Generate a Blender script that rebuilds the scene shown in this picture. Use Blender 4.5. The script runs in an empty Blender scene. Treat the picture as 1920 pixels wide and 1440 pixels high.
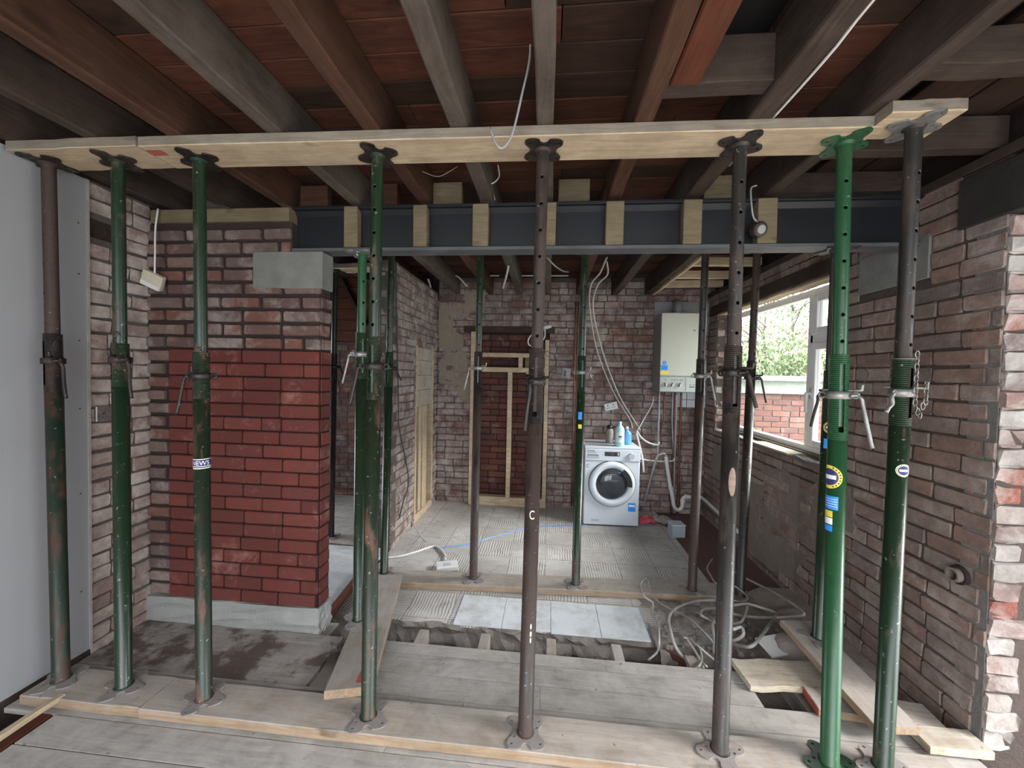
import bpy, bmesh, math, random
from mathutils import Vector, Matrix, Euler
random.seed(7)
C = bpy.context.scene.collection
S = bpy.context.scene

# ------------------------------------------------------------------ camera
F_PX = 735.0
def _basis():
    vy = Vector((70.0, -18.0, F_PX)).normalized()          # depth direction seen in camera axes (right, down, forward)
    s = Vector((1.0, 0.021, 0.0)); s = (s - vy * s.dot(vy)).normalized()
    z = s.cross(vy)
    if z.y > 0: z = -z
    return s, vy, z
RX, RY, RZ = _basis()
CAM_H = 1.5
cam_d = bpy.data.cameras.new('camera'); cam = bpy.data.objects.new('camera', cam_d); C.objects.link(cam)
right = Vector((RX.x, RY.x, RZ.x)); down = Vector((RX.y, RY.y, RZ.y)); fwd = Vector((RX.z, RY.z, RZ.z))
cam.matrix_world = Matrix(((right.x, -down.x, -fwd.x, 0), (right.y, -down.y, -fwd.y, 0), (right.z, -down.z, -fwd.z, CAM_H), (0, 0, 0, 1)))
cam_d.sensor_width = 36; cam_d.lens = 36 * F_PX / 1920; cam_d.clip_start = 0.02
S.camera = cam
def ray(px, py): return right * (px - 960) + down * (py - 720) + fwd * F_PX
def at_z(px, py, z):
    d = ray(px, py); return Vector((0, 0, CAM_H)) + d * ((z - CAM_H) / d.z)
def at_y(px, py, y):
    d = ray(px, py); return Vector((0, 0, CAM_H)) + d * (y / d.y)
def at_x(px, py, x):
    d = ray(px, py); return Vector((0, 0, CAM_H)) + d * (x / d.x)
def proj(p):
    v = Vector(p) - Vector((0, 0, CAM_H)); f = v.dot(fwd)
    if f < .05: return None
    return (960 + F_PX * v.dot(right) / f, 720 + F_PX * v.dot(down) / f, f)

# ------------------------------------------------------------------ light
S.view_settings.view_transform = 'Standard'; S.view_settings.look = 'None'
S.view_settings.gamma = 1; S.view_settings.use_curve_mapping = False
S.view_settings.exposure = 1.25
S.cycles.max_bounces = 8; S.cycles.diffuse_bounces = 5; S.cycles.transparent_max_bounces = 12
S.cycles.use_denoising = True
SKY_HORIZON = 2.6
W = bpy.data.worlds.new('overcast_sky'); S.world = W; W.use_nodes = True
bg = W.node_tree.nodes['Background']; bg.inputs[0].default_value = (.90, .95, 1.0, 1)
# overcast sky: three times as bright overhead as at the horizon
_t = W.node_tree; _g = _t.nodes.new('ShaderNodeTexCoord'); _s = _t.nodes.new('ShaderNodeSeparateXYZ'); _t.links.new(_g.outputs['Generated'], _s.inputs[0])
_m = _t.nodes.new('ShaderNodeMapRange'); _m.inputs[1].default_value = 0; _m.inputs[2].default_value = 1; _m.inputs[3].default_value = SKY_HORIZON; _m.inputs[4].default_value = SKY_HORIZON * 3
_t.links.new(_s.outputs[2], _m.inputs[0]); _t.links.new(_m.outputs[0], bg.inputs[1])
def portal(name, loc, rot, sx, sy):
    l = bpy.data.lights.new(name, 'AREA'); l.shape = 'RECTANGLE'; l.size = sx; l.size_y = sy
    l.cycles.is_portal = True
    o = bpy.data.objects.new(name, l); o.location = loc; o.rotation_euler = rot; C.objects.link(o); return o
H = math.pi / 2
portal('kitchen_window_daylight', (2.02, 3.52, 1.57), (0, H, 0), 1.3, 1.8)
portal('side_window_daylight', (3.42, .1, 1.25), (0, H, 0), 2.0, 2.3)
portal('rear_door_daylight', (.1, -2.42, 1.05), (H, 0, 0), 3.2, 2.1)

portal('added_hall_opening', (-3.28, 3.3, 1.42), (0, -H, 0), 1.2, 1.25)  # unseen opening added in the hall side to light the hall
portal('added_roof_opening', (.5, -1.95, 2.75), (0, 0, 0), 5.7, .9)  # unseen roof opening, added behind the camera to brighten the floor
sl = bpy.data.lights.new('added_soft_sun', 'SUN'); sl.energy = 18.0; sl.angle = math.radians(55); sl.color = (1, .97, .93)  # broad soft sun added to brighten the floors under the overcast sky
so = bpy.data.objects.new('added_soft_sun', sl); so.rotation_euler = Vector((.72, -.05, .78)).to_track_quat('Z', 'Y').to_euler(); C.objects.link(so)

# ------------------------------------------------------------------ helpers
def link(name, me, m, parent=None, loc=None, rot=None, scale=None):
    o = bpy.data.objects.new(name, me); C.objects.link(o)
    if m is not None and not me.materials: me.materials.append(m)
    if loc is not None: o.location = loc
    if rot is not None: o.rotation_euler = rot
    if scale is not None: o.scale = scale
    if parent is not None: o.parent = parent
    return o
def obj(name, bm, m, parent=None, loc=None, rot=None, smooth=False):
    bmesh.ops.recalc_face_normals(bm, faces=bm.faces)
    me = bpy.data.meshes.new(name); bm.to_mesh(me); bm.free()
    if smooth:
        for p in me.polygons: p.use_smooth = True
    return link(name, me, m, parent, loc, rot)
def tag(o, label=None, cat=None, group=None, kind=None):
    if label: o['label'] = label
    if cat: o['category'] = cat
    if group: o['group'] = group
    if kind: o['kind'] = kind
    return o
def thing(name, label, cat, loc=(0, 0, 0), rot=(0, 0, 0), group=None, kind='thing'):
    o = bpy.data.objects.new(name, None); o.empty_display_size = .1; C.objects.link(o)
    o.location = loc; o.rotation_euler = rot
    return tag(o, label, cat, group, kind)
def add_box(bm, lo, hi):
    lo = Vector(lo); hi = Vector(hi)
    v = [bm.verts.new((x, y, z)) for x in (lo.x, hi.x) for y in (lo.y, hi.y) for z in (lo.z, hi.z)]
    for f in ((0, 1, 3, 2), (4, 6, 7, 5), (0, 4, 5, 1), (2, 3, 7, 6), (0, 2, 6, 4), (1, 5, 7, 3)):
        bm.faces.new([v[i] for i in f])
def box(lo, hi):
    bm = bmesh.new(); add_box(bm, lo, hi); return bm
def bevel(bm, w, seg=1):
    bmesh.ops.bevel(bm, geom=list(bm.edges), offset=w, segments=seg, affect='EDGES', profile=.5); return bm
def add_loft(bm, rings, cap=True, closed=True):
    R = [[bm.verts.new(p) for p in r] for r in rings]; n = len(R[0])
    for a, b in zip(R, R[1:]):
        for i in range(n if closed else n - 1):
            j = (i + 1) % n; bm.faces.new((a[i], a[j], b[j], b[i]))
    if cap and n > 2:
        bm.faces.new(R[0][::-1]); bm.faces.new(R[-1])
    return R
def ring(c, r, n=12, ax=None, ph=0):
    """n points round c in the plane across ax (default z)"""
    c = Vector(c)
    if ax is None: return [c + Vector((r * math.cos(ph + 2 * math.pi * i / n), r * math.sin(ph + 2 * math.pi * i / n), 0)) for i in range(n)]
    ax = Vector(ax).normalized(); q = ax.to_track_quat('Z', 'Y')
    return [c + q @ Vector((r * math.cos(ph + 2 * math.pi * i / n), r * math.sin(ph + 2 * math.pi * i / n), 0)) for i in range(n)]
def add_lathe(bm, prof, n=20, cap=True):
    """prof: list of (radius, z)"""
    add_loft(bm, [ring((0, 0, z), r, n) for r, z in prof], cap)
def smooth_path(pts, k=5):
    pts = [Vector(p) for p in pts]
    if len(pts) < 3: return pts
    P = [pts[0] * 2 - pts[1]] + pts + [pts[-1] * 2 - pts[-2]]; out = []
    for i in range(1, len(P) - 2):
        a, b, c, d = P[i - 1:i + 3]
        for j in range(k):
            t = j / k
            out.append(.5 * ((2 * b) + (c - a) * t + (2 * a - 5 * b + 4 * c - d) * t * t + (3 * b - a - 3 * c + d) * t ** 3))
    return out + [pts[-1]]
def add_tube(bm, pts, r, n=7, k=5):
    pts = smooth_path(pts, k) if k else [Vector(p) for p in pts]
    rings = []; q = None; prev = None
    for i, p in enumerate(pts):
        d = (pts[min(i + 1, len(pts) - 1)] - pts[max(i - 1, 0)])
        if d.length < 1e-7: d = prev or Vector((0, 0, 1))
        d.normalize()
        q = d.to_track_quat('Z', 'Y') if q is None else prev.rotation_difference(d) @ q
        prev = d.copy()
        rr = r(i / max(1, len(pts) - 1)) if callable(r) else r
        rings.append([p + q @ Vector((rr * math.cos(2 * math.pi * j / n), rr * math.sin(2 * math.pi * j / n), 0)) for j in range(n)])
    add_loft(bm, rings)
def tube(name, pts, r, m, parent=None, n=7, k=5):
    bm = bmesh.new(); add_tube(bm, pts, r, n, k); return obj(name, bm, m, parent, smooth=True)
def cable(name, label, pts, r, m, cat='cable', group=None):
    return tag(tube(name, pts, r, m), label, cat, group, 'thing')
def add_prism(bm, outline, y0, y1):
    """outline in (x,z), extruded in y"""
    a = [bm.verts.new((x, y0, z)) for x, z in outline]; b = [bm.verts.new((x, y1, z)) for x, z in outline]; n = len(a)
    bm.faces.new(a); bm.faces.new(b[::-1])
    for i in range(n): bm.faces.new((a[i], b[i], b[(i + 1) % n], a[(i + 1) % n]))
def timber_bm(L, Wd, T, n=6, wob=0.0, ch=.003, seed=0):
    """a sawn length along local x from 0..L, width along y, thickness along z (0 = underside), edges eased"""
    r = random.Random(seed); bm = bmesh.new(); rings = []
    for i in range(n + 1):
        x = L * i / n; dy, dz = r.uniform(-wob, wob), r.uniform(-wob, wob)
        w0, w1 = -Wd / 2 + dy, Wd / 2 + dy; z0, z1 = dz, T + dz
        o = [(w0 + ch, z0), (w1 - ch, z0), (w1, z0 + ch), (w1, z1 - ch), (w1 - ch, z1), (w0 + ch, z1), (w0, z1 - ch), (w0, z0 + ch)]
        e = r.uniform(-wob, wob) if i in (0, n) else 0
        rings.append([Vector((x + e, a, b)) for a, b in o])
    add_loft(bm, rings); return bm
def timber(name, p0, p1, Wd, T, m, parent=None, n=6, wob=0.0, ch=.003, seed=0, up=(0, 0, 1), edge=None):
    """timber from p0 to p1 (centre of its underside), thickness along up"""
    p0, p1 = Vector(p0), Vector(p1); x = (p1 - p0).normalized(); up = Vector(up)
    y = up.cross(x).normalized(); z = x.cross(y)
    o = obj(name, timber_bm((p1 - p0).length, Wd, T, n, wob, ch, seed), m, parent)
    if edge is not None:
        o.data.materials.append(edge)
        for f in o.data.polygons:
            if abs(f.normal.z) < .6: f.material_index = 1
    o.matrix_world = Matrix(((x.x, y.x, z.x, p0.x), (x.y, y.y, z.y, p0.y), (x.z, y.z, z.z, p0.z), (0, 0, 0, 1)))
    return o
def text(name, body, size, m, parent, loc, rot, ex=.0004, sx=1.0):
    cu = bpy.data.curves.new(name, 'FONT'); cu.body = body; cu.size = size; cu.extrude = ex; cu.align_x = 'CENTER'; cu.align_y = 'CENTER'
    t = bpy.data.objects.new(name, cu); C.objects.link(t)
    me = bpy.data.meshes.new_from_object(t.evaluated_get(bpy.context.evaluated_depsgraph_get()))
    bpy.data.objects.remove(t); bpy.data.curves.remove(cu)
    me.materials.clear()
    return link(name, me, m, parent, loc, rot, (sx, 1, 1))

# ------------------------------------------------------------------ materials
class N:
    def __init__(s, name):
        s.m = bpy.data.materials.new(name); s.m.use_nodes = True; s.t = s.m.node_tree
        s.b = s.t.nodes['Principled BSDF']
    def n(s, typ, **kw):
        x = s.t.nodes.new(typ)
        for k, v in kw.items(): setattr(x, k, v)
        return x
    def l(s, a, b): s.t.links.new(a, b)
    def coord(s, kind='Object', scale=(1, 1, 1), rnd=True):
        if kind == 'World': src = s.n('ShaderNodeNewGeometry').outputs['Position']
        else: src = s.n('ShaderNodeTexCoord').outputs[kind]
        mp = s.n('ShaderNodeMapping'); mp.inputs['Scale'].default_value = scale; s.l(src, mp.inputs[0])
        if rnd:
            oi = s.n('ShaderNodeObjectInfo'); mu = s.n('ShaderNodeMath', operation='MULTIPLY'); mu.inputs[1].default_value = 37.0
            s.l(oi.outputs['Random'], mu.inputs[0]); s.l(mu.outputs[0], mp.inputs['Location'])
        return mp.outputs[0]
    def noise(s, co, scale, detail=4, rough=.55, dist=0):
        x = s.n('ShaderNodeTexNoise'); x.inputs['Scale'].default_value = scale; x.inputs['Detail'].default_value = detail
        x.inputs['Roughness'].default_value = rough; x.inputs['Distortion'].default_value = dist; s.l(co, x.inputs['Vector']); return x.outputs['Fac']
    def ramp(s, fac, stops, interp='LINEAR'):
        x = s.n('ShaderNodeValToRGB'); x.color_ramp.interpolation = interp; e = x.color_ramp.elements
        while len(e) < len(stops): e.new(.5)
        for i, (p, c) in enumerate(stops):
            e[i].position = p; e[i].color = (c, c, c, 1) if not hasattr(c, '__len__') else (*c, 1)
        s.l(fac, x.inputs[0]); return x.outputs[0]
    def mix(s, fac, a, b, mode='MIX'):
        x = s.n('ShaderNodeMix', data_type='RGBA', blend_type=mode)
        for sock, v in ((x.inputs[0], fac), (x.inputs[6], a), (x.inputs[7], b)):
            if hasattr(v, 'links'): s.l(v, sock)
            elif hasattr(v, '__len__'): sock.default_value = (*v, 1)
            else: sock.default_value = v
        return x.outputs[2]
    def math(s, op, a, b=None):
        x = s.n('ShaderNodeMath', operation=op)
        for sock, v in zip(x.inputs, (a, b)):
            if v is None: continue
            if hasattr(v, 'links'): s.l(v, sock)
            else: sock.default_value = v
        return x.outputs[0]
    def rnd(s):
        a = s.n('ShaderNodeObjectInfo').outputs['Random']; b = s.n('ShaderNodeNewGeometry').outputs['Random Per Island']
        return s.math('FRACT', s.math('ADD', a, b))
    def bump(s, h, strength, dist=.01):
        x = s.n('ShaderNodeBump'); x.inputs['Strength'].default_value = strength; x.inputs['Distance'].default_value = dist
        s.l(h, x.inputs['Height']); s.l(x.outputs[0], s.b.inputs['Normal'])
    def out(s, col, rough=.85, metal=0, spec=None):
        if hasattr(col, 'links'): s.l(col, s.b.inputs['Base Color'])
        else: s.b.inputs['Base Color'].default_value = (*col, 1)
        if hasattr(rough, 'links'): s.l(rough, s.b.inputs['Roughness'])
        else: s.b.inputs['Roughness'].default_value = rough
        s.b.inputs['Metallic'].default_value = metal
        if spec is not None: s.b.inputs['Specular IOR Level'].default_value = spec
        return s.m

def m_brick(name, cols, white=.5, wcol=(.42, .37, .34), soot=.3, bump=.5):
    k = N(name); co = k.coord('World', rnd=False)
    base = k.ramp(k.rnd(), [(i / len(cols), c) for i, c in enumerate(cols)], 'CONSTANT')
    n1 = k.noise(co, 22, 6, .65); base = k.mix(k.ramp(n1, [(.3, .0), (.75, 1.0)]), base, k.mix(.5, base, (.06, .04, .038)))
    n2 = k.noise(co, 6.5, 7, .7, .4); base = k.mix(k.ramp(n2, [(.62 - .22 * white, 0.0), (.80 - .12 * white, .85)]), base, wcol)
    n3 = k.noise(co, 2.2, 3); base = k.mix(k.math('MULTIPLY', k.ramp(n3, [(.45, 0.0), (.7, 1.0)]), soot), base, (.045, .036, .034))
    k.bump(k.noise(co, 70, 6, .7), bump, .006)
    return k.out(base, .92, spec=.25)
def m_mortar(name, c1, c2):
    k = N(name); co = k.coord('World', rnd=False)
    k.bump(k.noise(co, 55, 6, .7), .9, .01)
    return k.out(k.mix(k.noise(co, 12, 6), c1, c2), .95, spec=.2)
def m_wood(name, c1, c2, dust=(.3, .28, .26), damt=.0, rough=.8, grain=22, knots=True, stain=0, bump=.25, speck=False):
    k = N(name); co = k.coord('Object', (1.6, grain, grain)); co2 = k.coord('Object', (3, 3, 3))
    g = k.noise(co, 2.0, 7, .65, 1.2)
    col = k.mix(k.ramp(g, [(.36, 0.0), (.64, 1.0)]), tuple(x * .8 for x in c1), c2)
    col = k.mix(k.ramp(k.noise(co2, 2.2, 6, .65), [(.35, .45), (.6, 0.0)]), col, tuple(x * .45 for x in c1))
    v = k.math('MULTIPLY', k.n('ShaderNodeObjectInfo').outputs['Random'], .5)
    col = k.mix(v, col, k.mix(.55, col, c1))
    if knots:
        kn = k.noise(k.coord('Object', (2.2, 7, 7)), 1.7, 2, .4, .3)
        col = k.mix(k.ramp(kn, [(.70, 0.0), (.76, .75)]), col, tuple(x * .38 for x in c1))
    if damt >= .18:
        sc = k.ramp(k.noise(k.coord('Object', (5, 26, 26)), 2.4, 6, .75), [(.60, 0.0), (.74, .6)]); col = k.mix(sc, col, tuple(min(1, x * 1.1) for x in dust))
    if damt: col = k.mix(k.math('MULTIPLY', k.ramp(k.noise(co2, 1.5, 7, .7, .5), [(.38, 0.0), (.66, 1.0)]), damt), col, dust)
    if speck:
        sp = k.ramp(k.noise(k.coord('World', rnd=False), 26, 3, .5), [(.70, 0.0), (.74, .75)]); col = k.mix(sp, col, (.10, .085, .075))
        sp = k.ramp(k.noise(k.coord('World', rnd=False), 7, 6, .7), [(.58, 0.0), (.75, .55)]); col = k.mix(sp, col, (.16, .14, .125))
    if stain: col = k.mix(k.math('MULTIPLY', k.ramp(k.noise(k.coord('World', rnd=False), 4.2, 6, .62), [(.47, 0.0), (.545, 1.0)]), stain), col, (.075, .05, .04))
    k.bump(g, bump, .004)
    return k.out(col, rough, spec=.3)
def m_plain(name, c, rough=.5, metal=0, var=.12, scale=9, spec=None, bump=0):
    k = N(name); co = k.coord('Object')
    d = tuple(x * (1 - 2.2 * var) for x in c)
    n = k.noise(co, scale, 5)
    if bump: k.bump(k.noise(co, 45, 5), bump, .004)
    return k.out(k.mix(k.ramp(n, [(.35, 0.0), (.7, 1.0)]), d, c), rough, metal, spec)
def m_prop(name, paint, rust=(.085, .042, .028), amt=.5, dust=.5, rough=.42):
    """painted steel tube: rust blotches and speckles of cement"""
    k = N(name); co = k.coord('Object', (1, 1, .35)); cs = k.coord('Object')
    n = k.noise(co, 14, 6, .68)
    col = k.mix(k.noise(cs, 30, 3), paint, tuple(x * .6 for x in paint))
    rm = k.ramp(n, [(.66 - .36 * amt, 0.0), (.76 - .30 * amt, 1.0)])
    col = k.mix(rm, col, k.mix(k.noise(cs, 50, 4), rust, tuple(x * 1.9 for x in rust)))
    sp = k.ramp(k.noise(cs, 60, 3, .6), [(.66, 0.0), (.72, 1.0)])
    col = k.mix(k.math('MULTIPLY', sp, dust), col, (.42, .40, .37))
    rg = k.mix(rm, (rough,) * 3, (.7,) * 3)
    k.bump(k.noise(cs, 80, 4), .12, .003)
    return k.out(col, rg, 0, .5)

OLD = [(.150, .085, .072), (.185, .082, .062), (.165, .115, .098), (.120, .070, .064), (.210, .135, .108), (.135, .095, .085)]
M = {}
M['brick_old'] = m_brick('old_stock_brick', OLD, .6, (.36, .31, .285))
M['brick_side'] = m_brick('plaster_smeared_brick', [(.20, .135, .12), (.24, .165, .145), (.18, .13, .12), (.22, .125, .105)], 1.0, (.50, .45, .41), .35)
M['brick_left'] = m_brick('limewashed_old_brick', [(0.461, 0.365, 0.325), (0.380, 0.279, 0.244), (0.515, 0.427, 0.380), (0.352, 0.244, 0.211)], .8, (0.677, 0.617, 0.568), .3)
M['brick_right'] = m_brick('brown_common_brick', [(.30, .225, .19), (.27, .185, .155), (.34, .27, .23), (.24, .19, .17), (.29, .185, .15)], .45, (.42, .37, .34), .45)
M['brick_back'] = m_brick('kitchen_back_brick', [(.22, .135, .118), (.25, .135, .110), (.20, .145, .135), (.29, .20, .175), (.18, .115, .105)], .95, (.50, .45, .42), .45)
M['brick_red'] = m_brick('new_red_brick', [(.150, .035, .026), (.122, .029, .022), (.172, .042, .031), (.135, .035, .029)], .28, (.30, .15, .125), .08, .5)
M['brick_dark'] = m_brick('dark_red_infill_brick', [(.125, .042, .034), (.155, .05, .038), (.105, .05, .044), (.17, .07, .05)], .25, (.34, .24, .21), .5)
M['brick_white'] = m_brick('limewashed_pier_brick', [(.34, .25, .225), (.40, .36, .335), (.32, .20, .175), (.30, .105, .075), (.37, .32, .29), (.26, .20, .185)], .8, (.50, .48, .455), .3, .9)
M['brick_garden'] = m_brick('garden_wall_brick', [(0.203, 0.094, 0.075), (0.225, 0.109, 0.086), (0.180, 0.090, 0.079), (0.247, 0.135, 0.109)], .2, (0.300, 0.247, 0.225), .1)
M['mortar'] = m_mortar('old_lime_mortar', (.16, .14, .128), (.07, .058, .052))
M['mortar_brown'] = m_mortar('brown_dirty_mortar', (.115, .09, .08), (.06, .047, .042))
M['mortar_dark'] = m_mortar('dark_soot_mortar', (.055, .036, .033), (.030, .022, .02))
M['mortar_red'] = m_mortar('red_joint_mortar', (0.038, 0.013, 0.011), (0.023, 0.009, 0.008))
M['mortar_pale'] = m_mortar('pale_mortar', (0.216, 0.204, 0.192), (0.120, 0.111, 0.105))
M['plasterboard'] = m_plain('grey_plasterboard', (0.304, 0.304, 0.308), .85, var=.03, scale=2)
M['paper'] = m_plain('torn_board_paper', (.40, .37, .345), .9, var=.1, scale=20)
M['plaster'] = m_mortar('buff_backing_plaster', (.335, .285, .225), (.235, .195, .155))
M['plaster_brown'] = m_mortar('brown_render_residue', (.27, .225, .195), (.15, .12, .105))
M['concrete'] = m_mortar('pale_concrete', (0.368, 0.368, 0.352), (0.264, 0.264, 0.248))
M['padstone'] = m_plain('grey_concrete_padstone', (0.189, 0.189, 0.173), .9, var=.1, scale=14, bump=.3)
M['joist_grey'] = m_wood('old_grey_joist', (0.067, 0.049, 0.038), (0.104, 0.080, 0.062), (0.143, 0.119, 0.099), .55, .85)
M['joist_brown'] = m_wood('brown_joist', (0.056, 0.023, 0.012), (0.089, 0.038, 0.020), (0.097, 0.057, 0.037), .25, .8)
M['joist_dark'] = m_wood('dark_sooty_joist', (0.035, 0.022, 0.017), (0.057, 0.036, 0.026), (0.100, 0.078, 0.062), .3, .85)
M['joist_orange'] = m_wood('orange_pine_joist', (0.085, 0.021, 0.009), (0.119, 0.034, 0.014), (0.125, 0.075, 0.049), .12, .7)
M['ceiling_board'] = m_wood('red_brown_ceiling_board', (0.066, 0.020, 0.011), (0.115, 0.039, 0.020), (0.115, 0.058, 0.036), .18, .75, 14)
M['ceiling_dark'] = m_wood('dark_ceiling_board', (0.030, 0.013, 0.008), (0.050, 0.023, 0.014), (0.061, 0.040, 0.030), .18, .8, 14)
M['pine'] = m_wood('fresh_pale_pine', (0.443, 0.334, 0.216), (0.546, 0.433, 0.299), (0.517, 0.440, 0.347), .12, .6, 18)
M['pine_tan'] = m_wood('treated_tan_pine', (0.156, 0.123, 0.069), (0.201, 0.160, 0.097), (0.186, 0.156, 0.112), .12, .7, 20)
M['plank'] = m_wood('dusty_pine_plank', (0.297, 0.246, 0.202), (0.363, 0.314, 0.268), (0.345, 0.319, 0.303), .8, .85, 18, speck=True)
M['floorboard'] = m_wood('dusty_grey_floorboard', (0.272, 0.249, 0.229), (0.354, 0.329, 0.305), (0.408, 0.382, 0.361), .75, .88, 16, True, 0, speck=True)
M['floorboard_wet'] = m_wood('stained_grey_floorboard', (0.245, 0.215, 0.196), (0.319, 0.285, 0.262), (0.381, 0.352, 0.328), .7, .8, 16, True, .85, speck=True)
M['pine_dusty'] = m_wood('dusty_pine_offcut', (.36, .30, .225), (.47, .40, .31), (.45, .42, .38), .7, .85, 18, speck=True)
M['edge_pale'] = m_wood('pale_sawn_edge', (.50, .42, .30), (.60, .52, .40), (.5, .45, .38), .2, .8, 20)
M['pink_scab'] = m_plain('chalky_pink_scab', (.34, .24, .19), .9, var=.2, scale=40)
M['edge_raw'] = m_wood('raw_plank_edge', (.30, .20, .12), (.40, .29, .19), (.36, .31, .27), .35, .85, 20)
M['edge_grey'] = m_wood('grey_plank_edge', (.20, .165, .12), (.29, .245, .19), (.25, .23, .2), .4, .85, 24)
M['slab_side'] = m_mortar('broken_slab_edge', (0.375, 0.338, 0.312), (0.150, 0.125, 0.112))
M['dirt'] = m_mortar('grey_brown_soil', (0.356, 0.302, 0.270), (0.184, 0.151, 0.130))
M['steel_blue'] = m_plain('dark_blue_grey_steel', (0.008, 0.010, 0.013), .45, .0, .1, 5, .5)
M['lintel_dark'] = m_plain('sooty_concrete_lintel', (.036, .032, .030), .9, 0, .15, 8, .3, .4)
M['flange'] = m_plain('lit_flange_steel', (0.093, 0.096, 0.101), .5, 0, .15, 8, .5)  # same steel as the web; light on the bottom flange put into the colour
M['prop_green'] = m_prop('dark_green_prop_paint', (.013, .032, .015), (.05, .028, .018), amt=.28, dust=.5, rough=.30)
M['prop_bright'] = m_prop('bright_green_prop_paint', (0.020, 0.086, 0.034), amt=.06, dust=.2, rough=.33)
M['prop_teal'] = m_prop('worn_green_prop_paint', (0.015, 0.026, 0.012), amt=.35, dust=.6)
M['prop_rust'] = m_prop('rusty_brown_prop', (0.022, 0.018, 0.015), (0.028, 0.016, 0.012), .85, .4)
M['prop_dark'] = m_prop('dark_grey_brown_prop', (0.024, 0.022, 0.019), (0.032, 0.021, 0.016), .5, .5)
M['prop_mid'] = m_prop('rust_and_green_prop', (0.015, 0.029, 0.017), (0.041, 0.020, 0.013), .55, .45)
M['iron'] = m_prop('rusty_cast_iron', (0.014, 0.011, 0.010), (0.023, 0.013, 0.009), .5, .25)
M['plate_dust'] = m_prop('dusty_base_plate_steel', (.24, .215, .205), (.20, .15, .125), .3, .6, .8)
M['zinc'] = m_plain('galvanised_steel', (0.350, 0.343, 0.322), .42, .6, .2, 30)
M['white_plastic'] = m_plain('white_plastic', (0.624, 0.624, 0.608), .4, var=.03)
M['cream_plastic'] = m_plain('old_cream_plastic', (.52, .47, .37), .55, var=.08)
M['cable_twin'] = m_plain('grubby_white_cable', (.42, .39, .36), .6, var=.08)
M['cable_grey'] = m_plain('grey_cable_sheath', (0.345, 0.334, 0.325), .6, var=.12)
M['cable_white'] = m_plain('white_cable_sheath', (.70, .69, .66), .5, var=.06)
M['cable_dark'] = m_plain('dark_cable_sheath', (.05, .048, .046), .6, var=.1)
M['cable_dusty'] = m_plain('dusty_beige_cable', (0.364, 0.338, 0.310), .75, var=.15)
M['copper'] = m_plain('tarnished_copper', (.22, .10, .07), .45, .7, .2, 20)
M['pipe_grey'] = m_plain('grey_painted_pipe', (.33, .32, .34), .45, .3, .1)
M['enamel'] = m_plain('white_enamel', (0.562, 0.608, 0.669), .3, var=.02)
M['plastic_grey'] = m_plain('pale_grey_plastic', (0.413, 0.450, 0.495), .4, var=.03)  # greyer than the enamel, for drawer, dial, buttons and flap
M['boiler'] = m_plain('cream_enamel', (0.469, 0.475, 0.402), .35, var=.02)
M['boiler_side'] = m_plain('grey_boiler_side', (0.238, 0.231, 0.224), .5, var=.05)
M['panel_grey'] = m_plain('pale_grey_panel', (0.374, 0.403, 0.374), .45, var=.03)
M['black'] = m_plain('black_plastic', (.02, .02, .022), .35, var=.1)
M['red_led'] = m_plain('red_display_segments', (.5, .06, .05), .4, var=.02)
M['chrome'] = m_plain('chrome', (.7, .7, .7), .2, 1, .05)
M['blue_label'] = m_plain('blue_label', (.02, .24, .75), .45, var=.02)
M['navy'] = m_plain('navy_label', (.02, .02, .12), .45, var=.02)
M['yellow'] = m_plain('yellow_label', (.75, .58, .06), .45, var=.02)
M['cream_label'] = m_plain('cream_label', (.80, .76, .55), .45, var=.02)
M['white_label'] = m_plain('white_label', (.8, .8, .8), .45, var=.02)
M['ink'] = m_plain('dark_ink', (.03, .03, .035), .5, var=.02)
M['red_paint'] = m_plain('faded_red_paint', (0.400, 0.096, 0.072), .8, var=.15, scale=25)
M['mint'] = m_plain('mint_bottle_plastic', (.40, .70, .68), .3, var=.04)
M['sky_blue'] = m_plain('blue_bottle_plastic', (.10, .32, .72), .3, var=.05)
M['grey_box'] = m_plain('grey_painted_tin', (.34, .39, .42), .5, var=.06)
M['rag'] = m_plain('pink_cloth', (.62, .10, .13), .9, var=.15, scale=30)
M['rag_grey'] = m_plain('grey_striped_cloth', (.36, .33, .31), .9, var=.25, scale=40)
M['upvc'] = m_plain('white_upvc', (.80, .80, .80), .35, var=.02)
M['coping'] = m_plain('blue_grey_coping', (0.315, 0.352, 0.390), .8, var=.08, bump=.2)
M['render_band'] = m_mortar('mossy_render', (.30, .33, .27), (.22, .235, .215))
M['maroon'] = m_mortar('maroon_floor_paint', (0.168, 0.093, 0.086), (0.112, 0.072, 0.067))
M['bark'] = m_plain('bark', (.12, .095, .075), .9, var=.2)
M['leaf'] = m_plain('spring_leaf', (.17, .22, .10), .8, var=.2, scale=3)
M['roof_tile'] = m_plain('orange_roof_tile', (.50, .22, .13), .85, var=.15)
M['house'] = m_plain('pale_house_wall', (.55, .5, .46), .9, var=.05)
M['lawn'] = m_mortar('yard_ground', (.25, .24, .2), (.18, .17, .14))
M['void'] = m_plain('unlit_void_boarding', (.035, .03, .028), .95, var=.1)
M['sheet'] = m_wood('grey_board_sheet', (.37, .385, .40), (.47, .485, .50), (.50, .50, .50), .5, .8, 6, False)
M['tile_blue'] = m_plain('pale_blue_glazed_tile', (.52, .57, .64), .25, var=.04)
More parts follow.
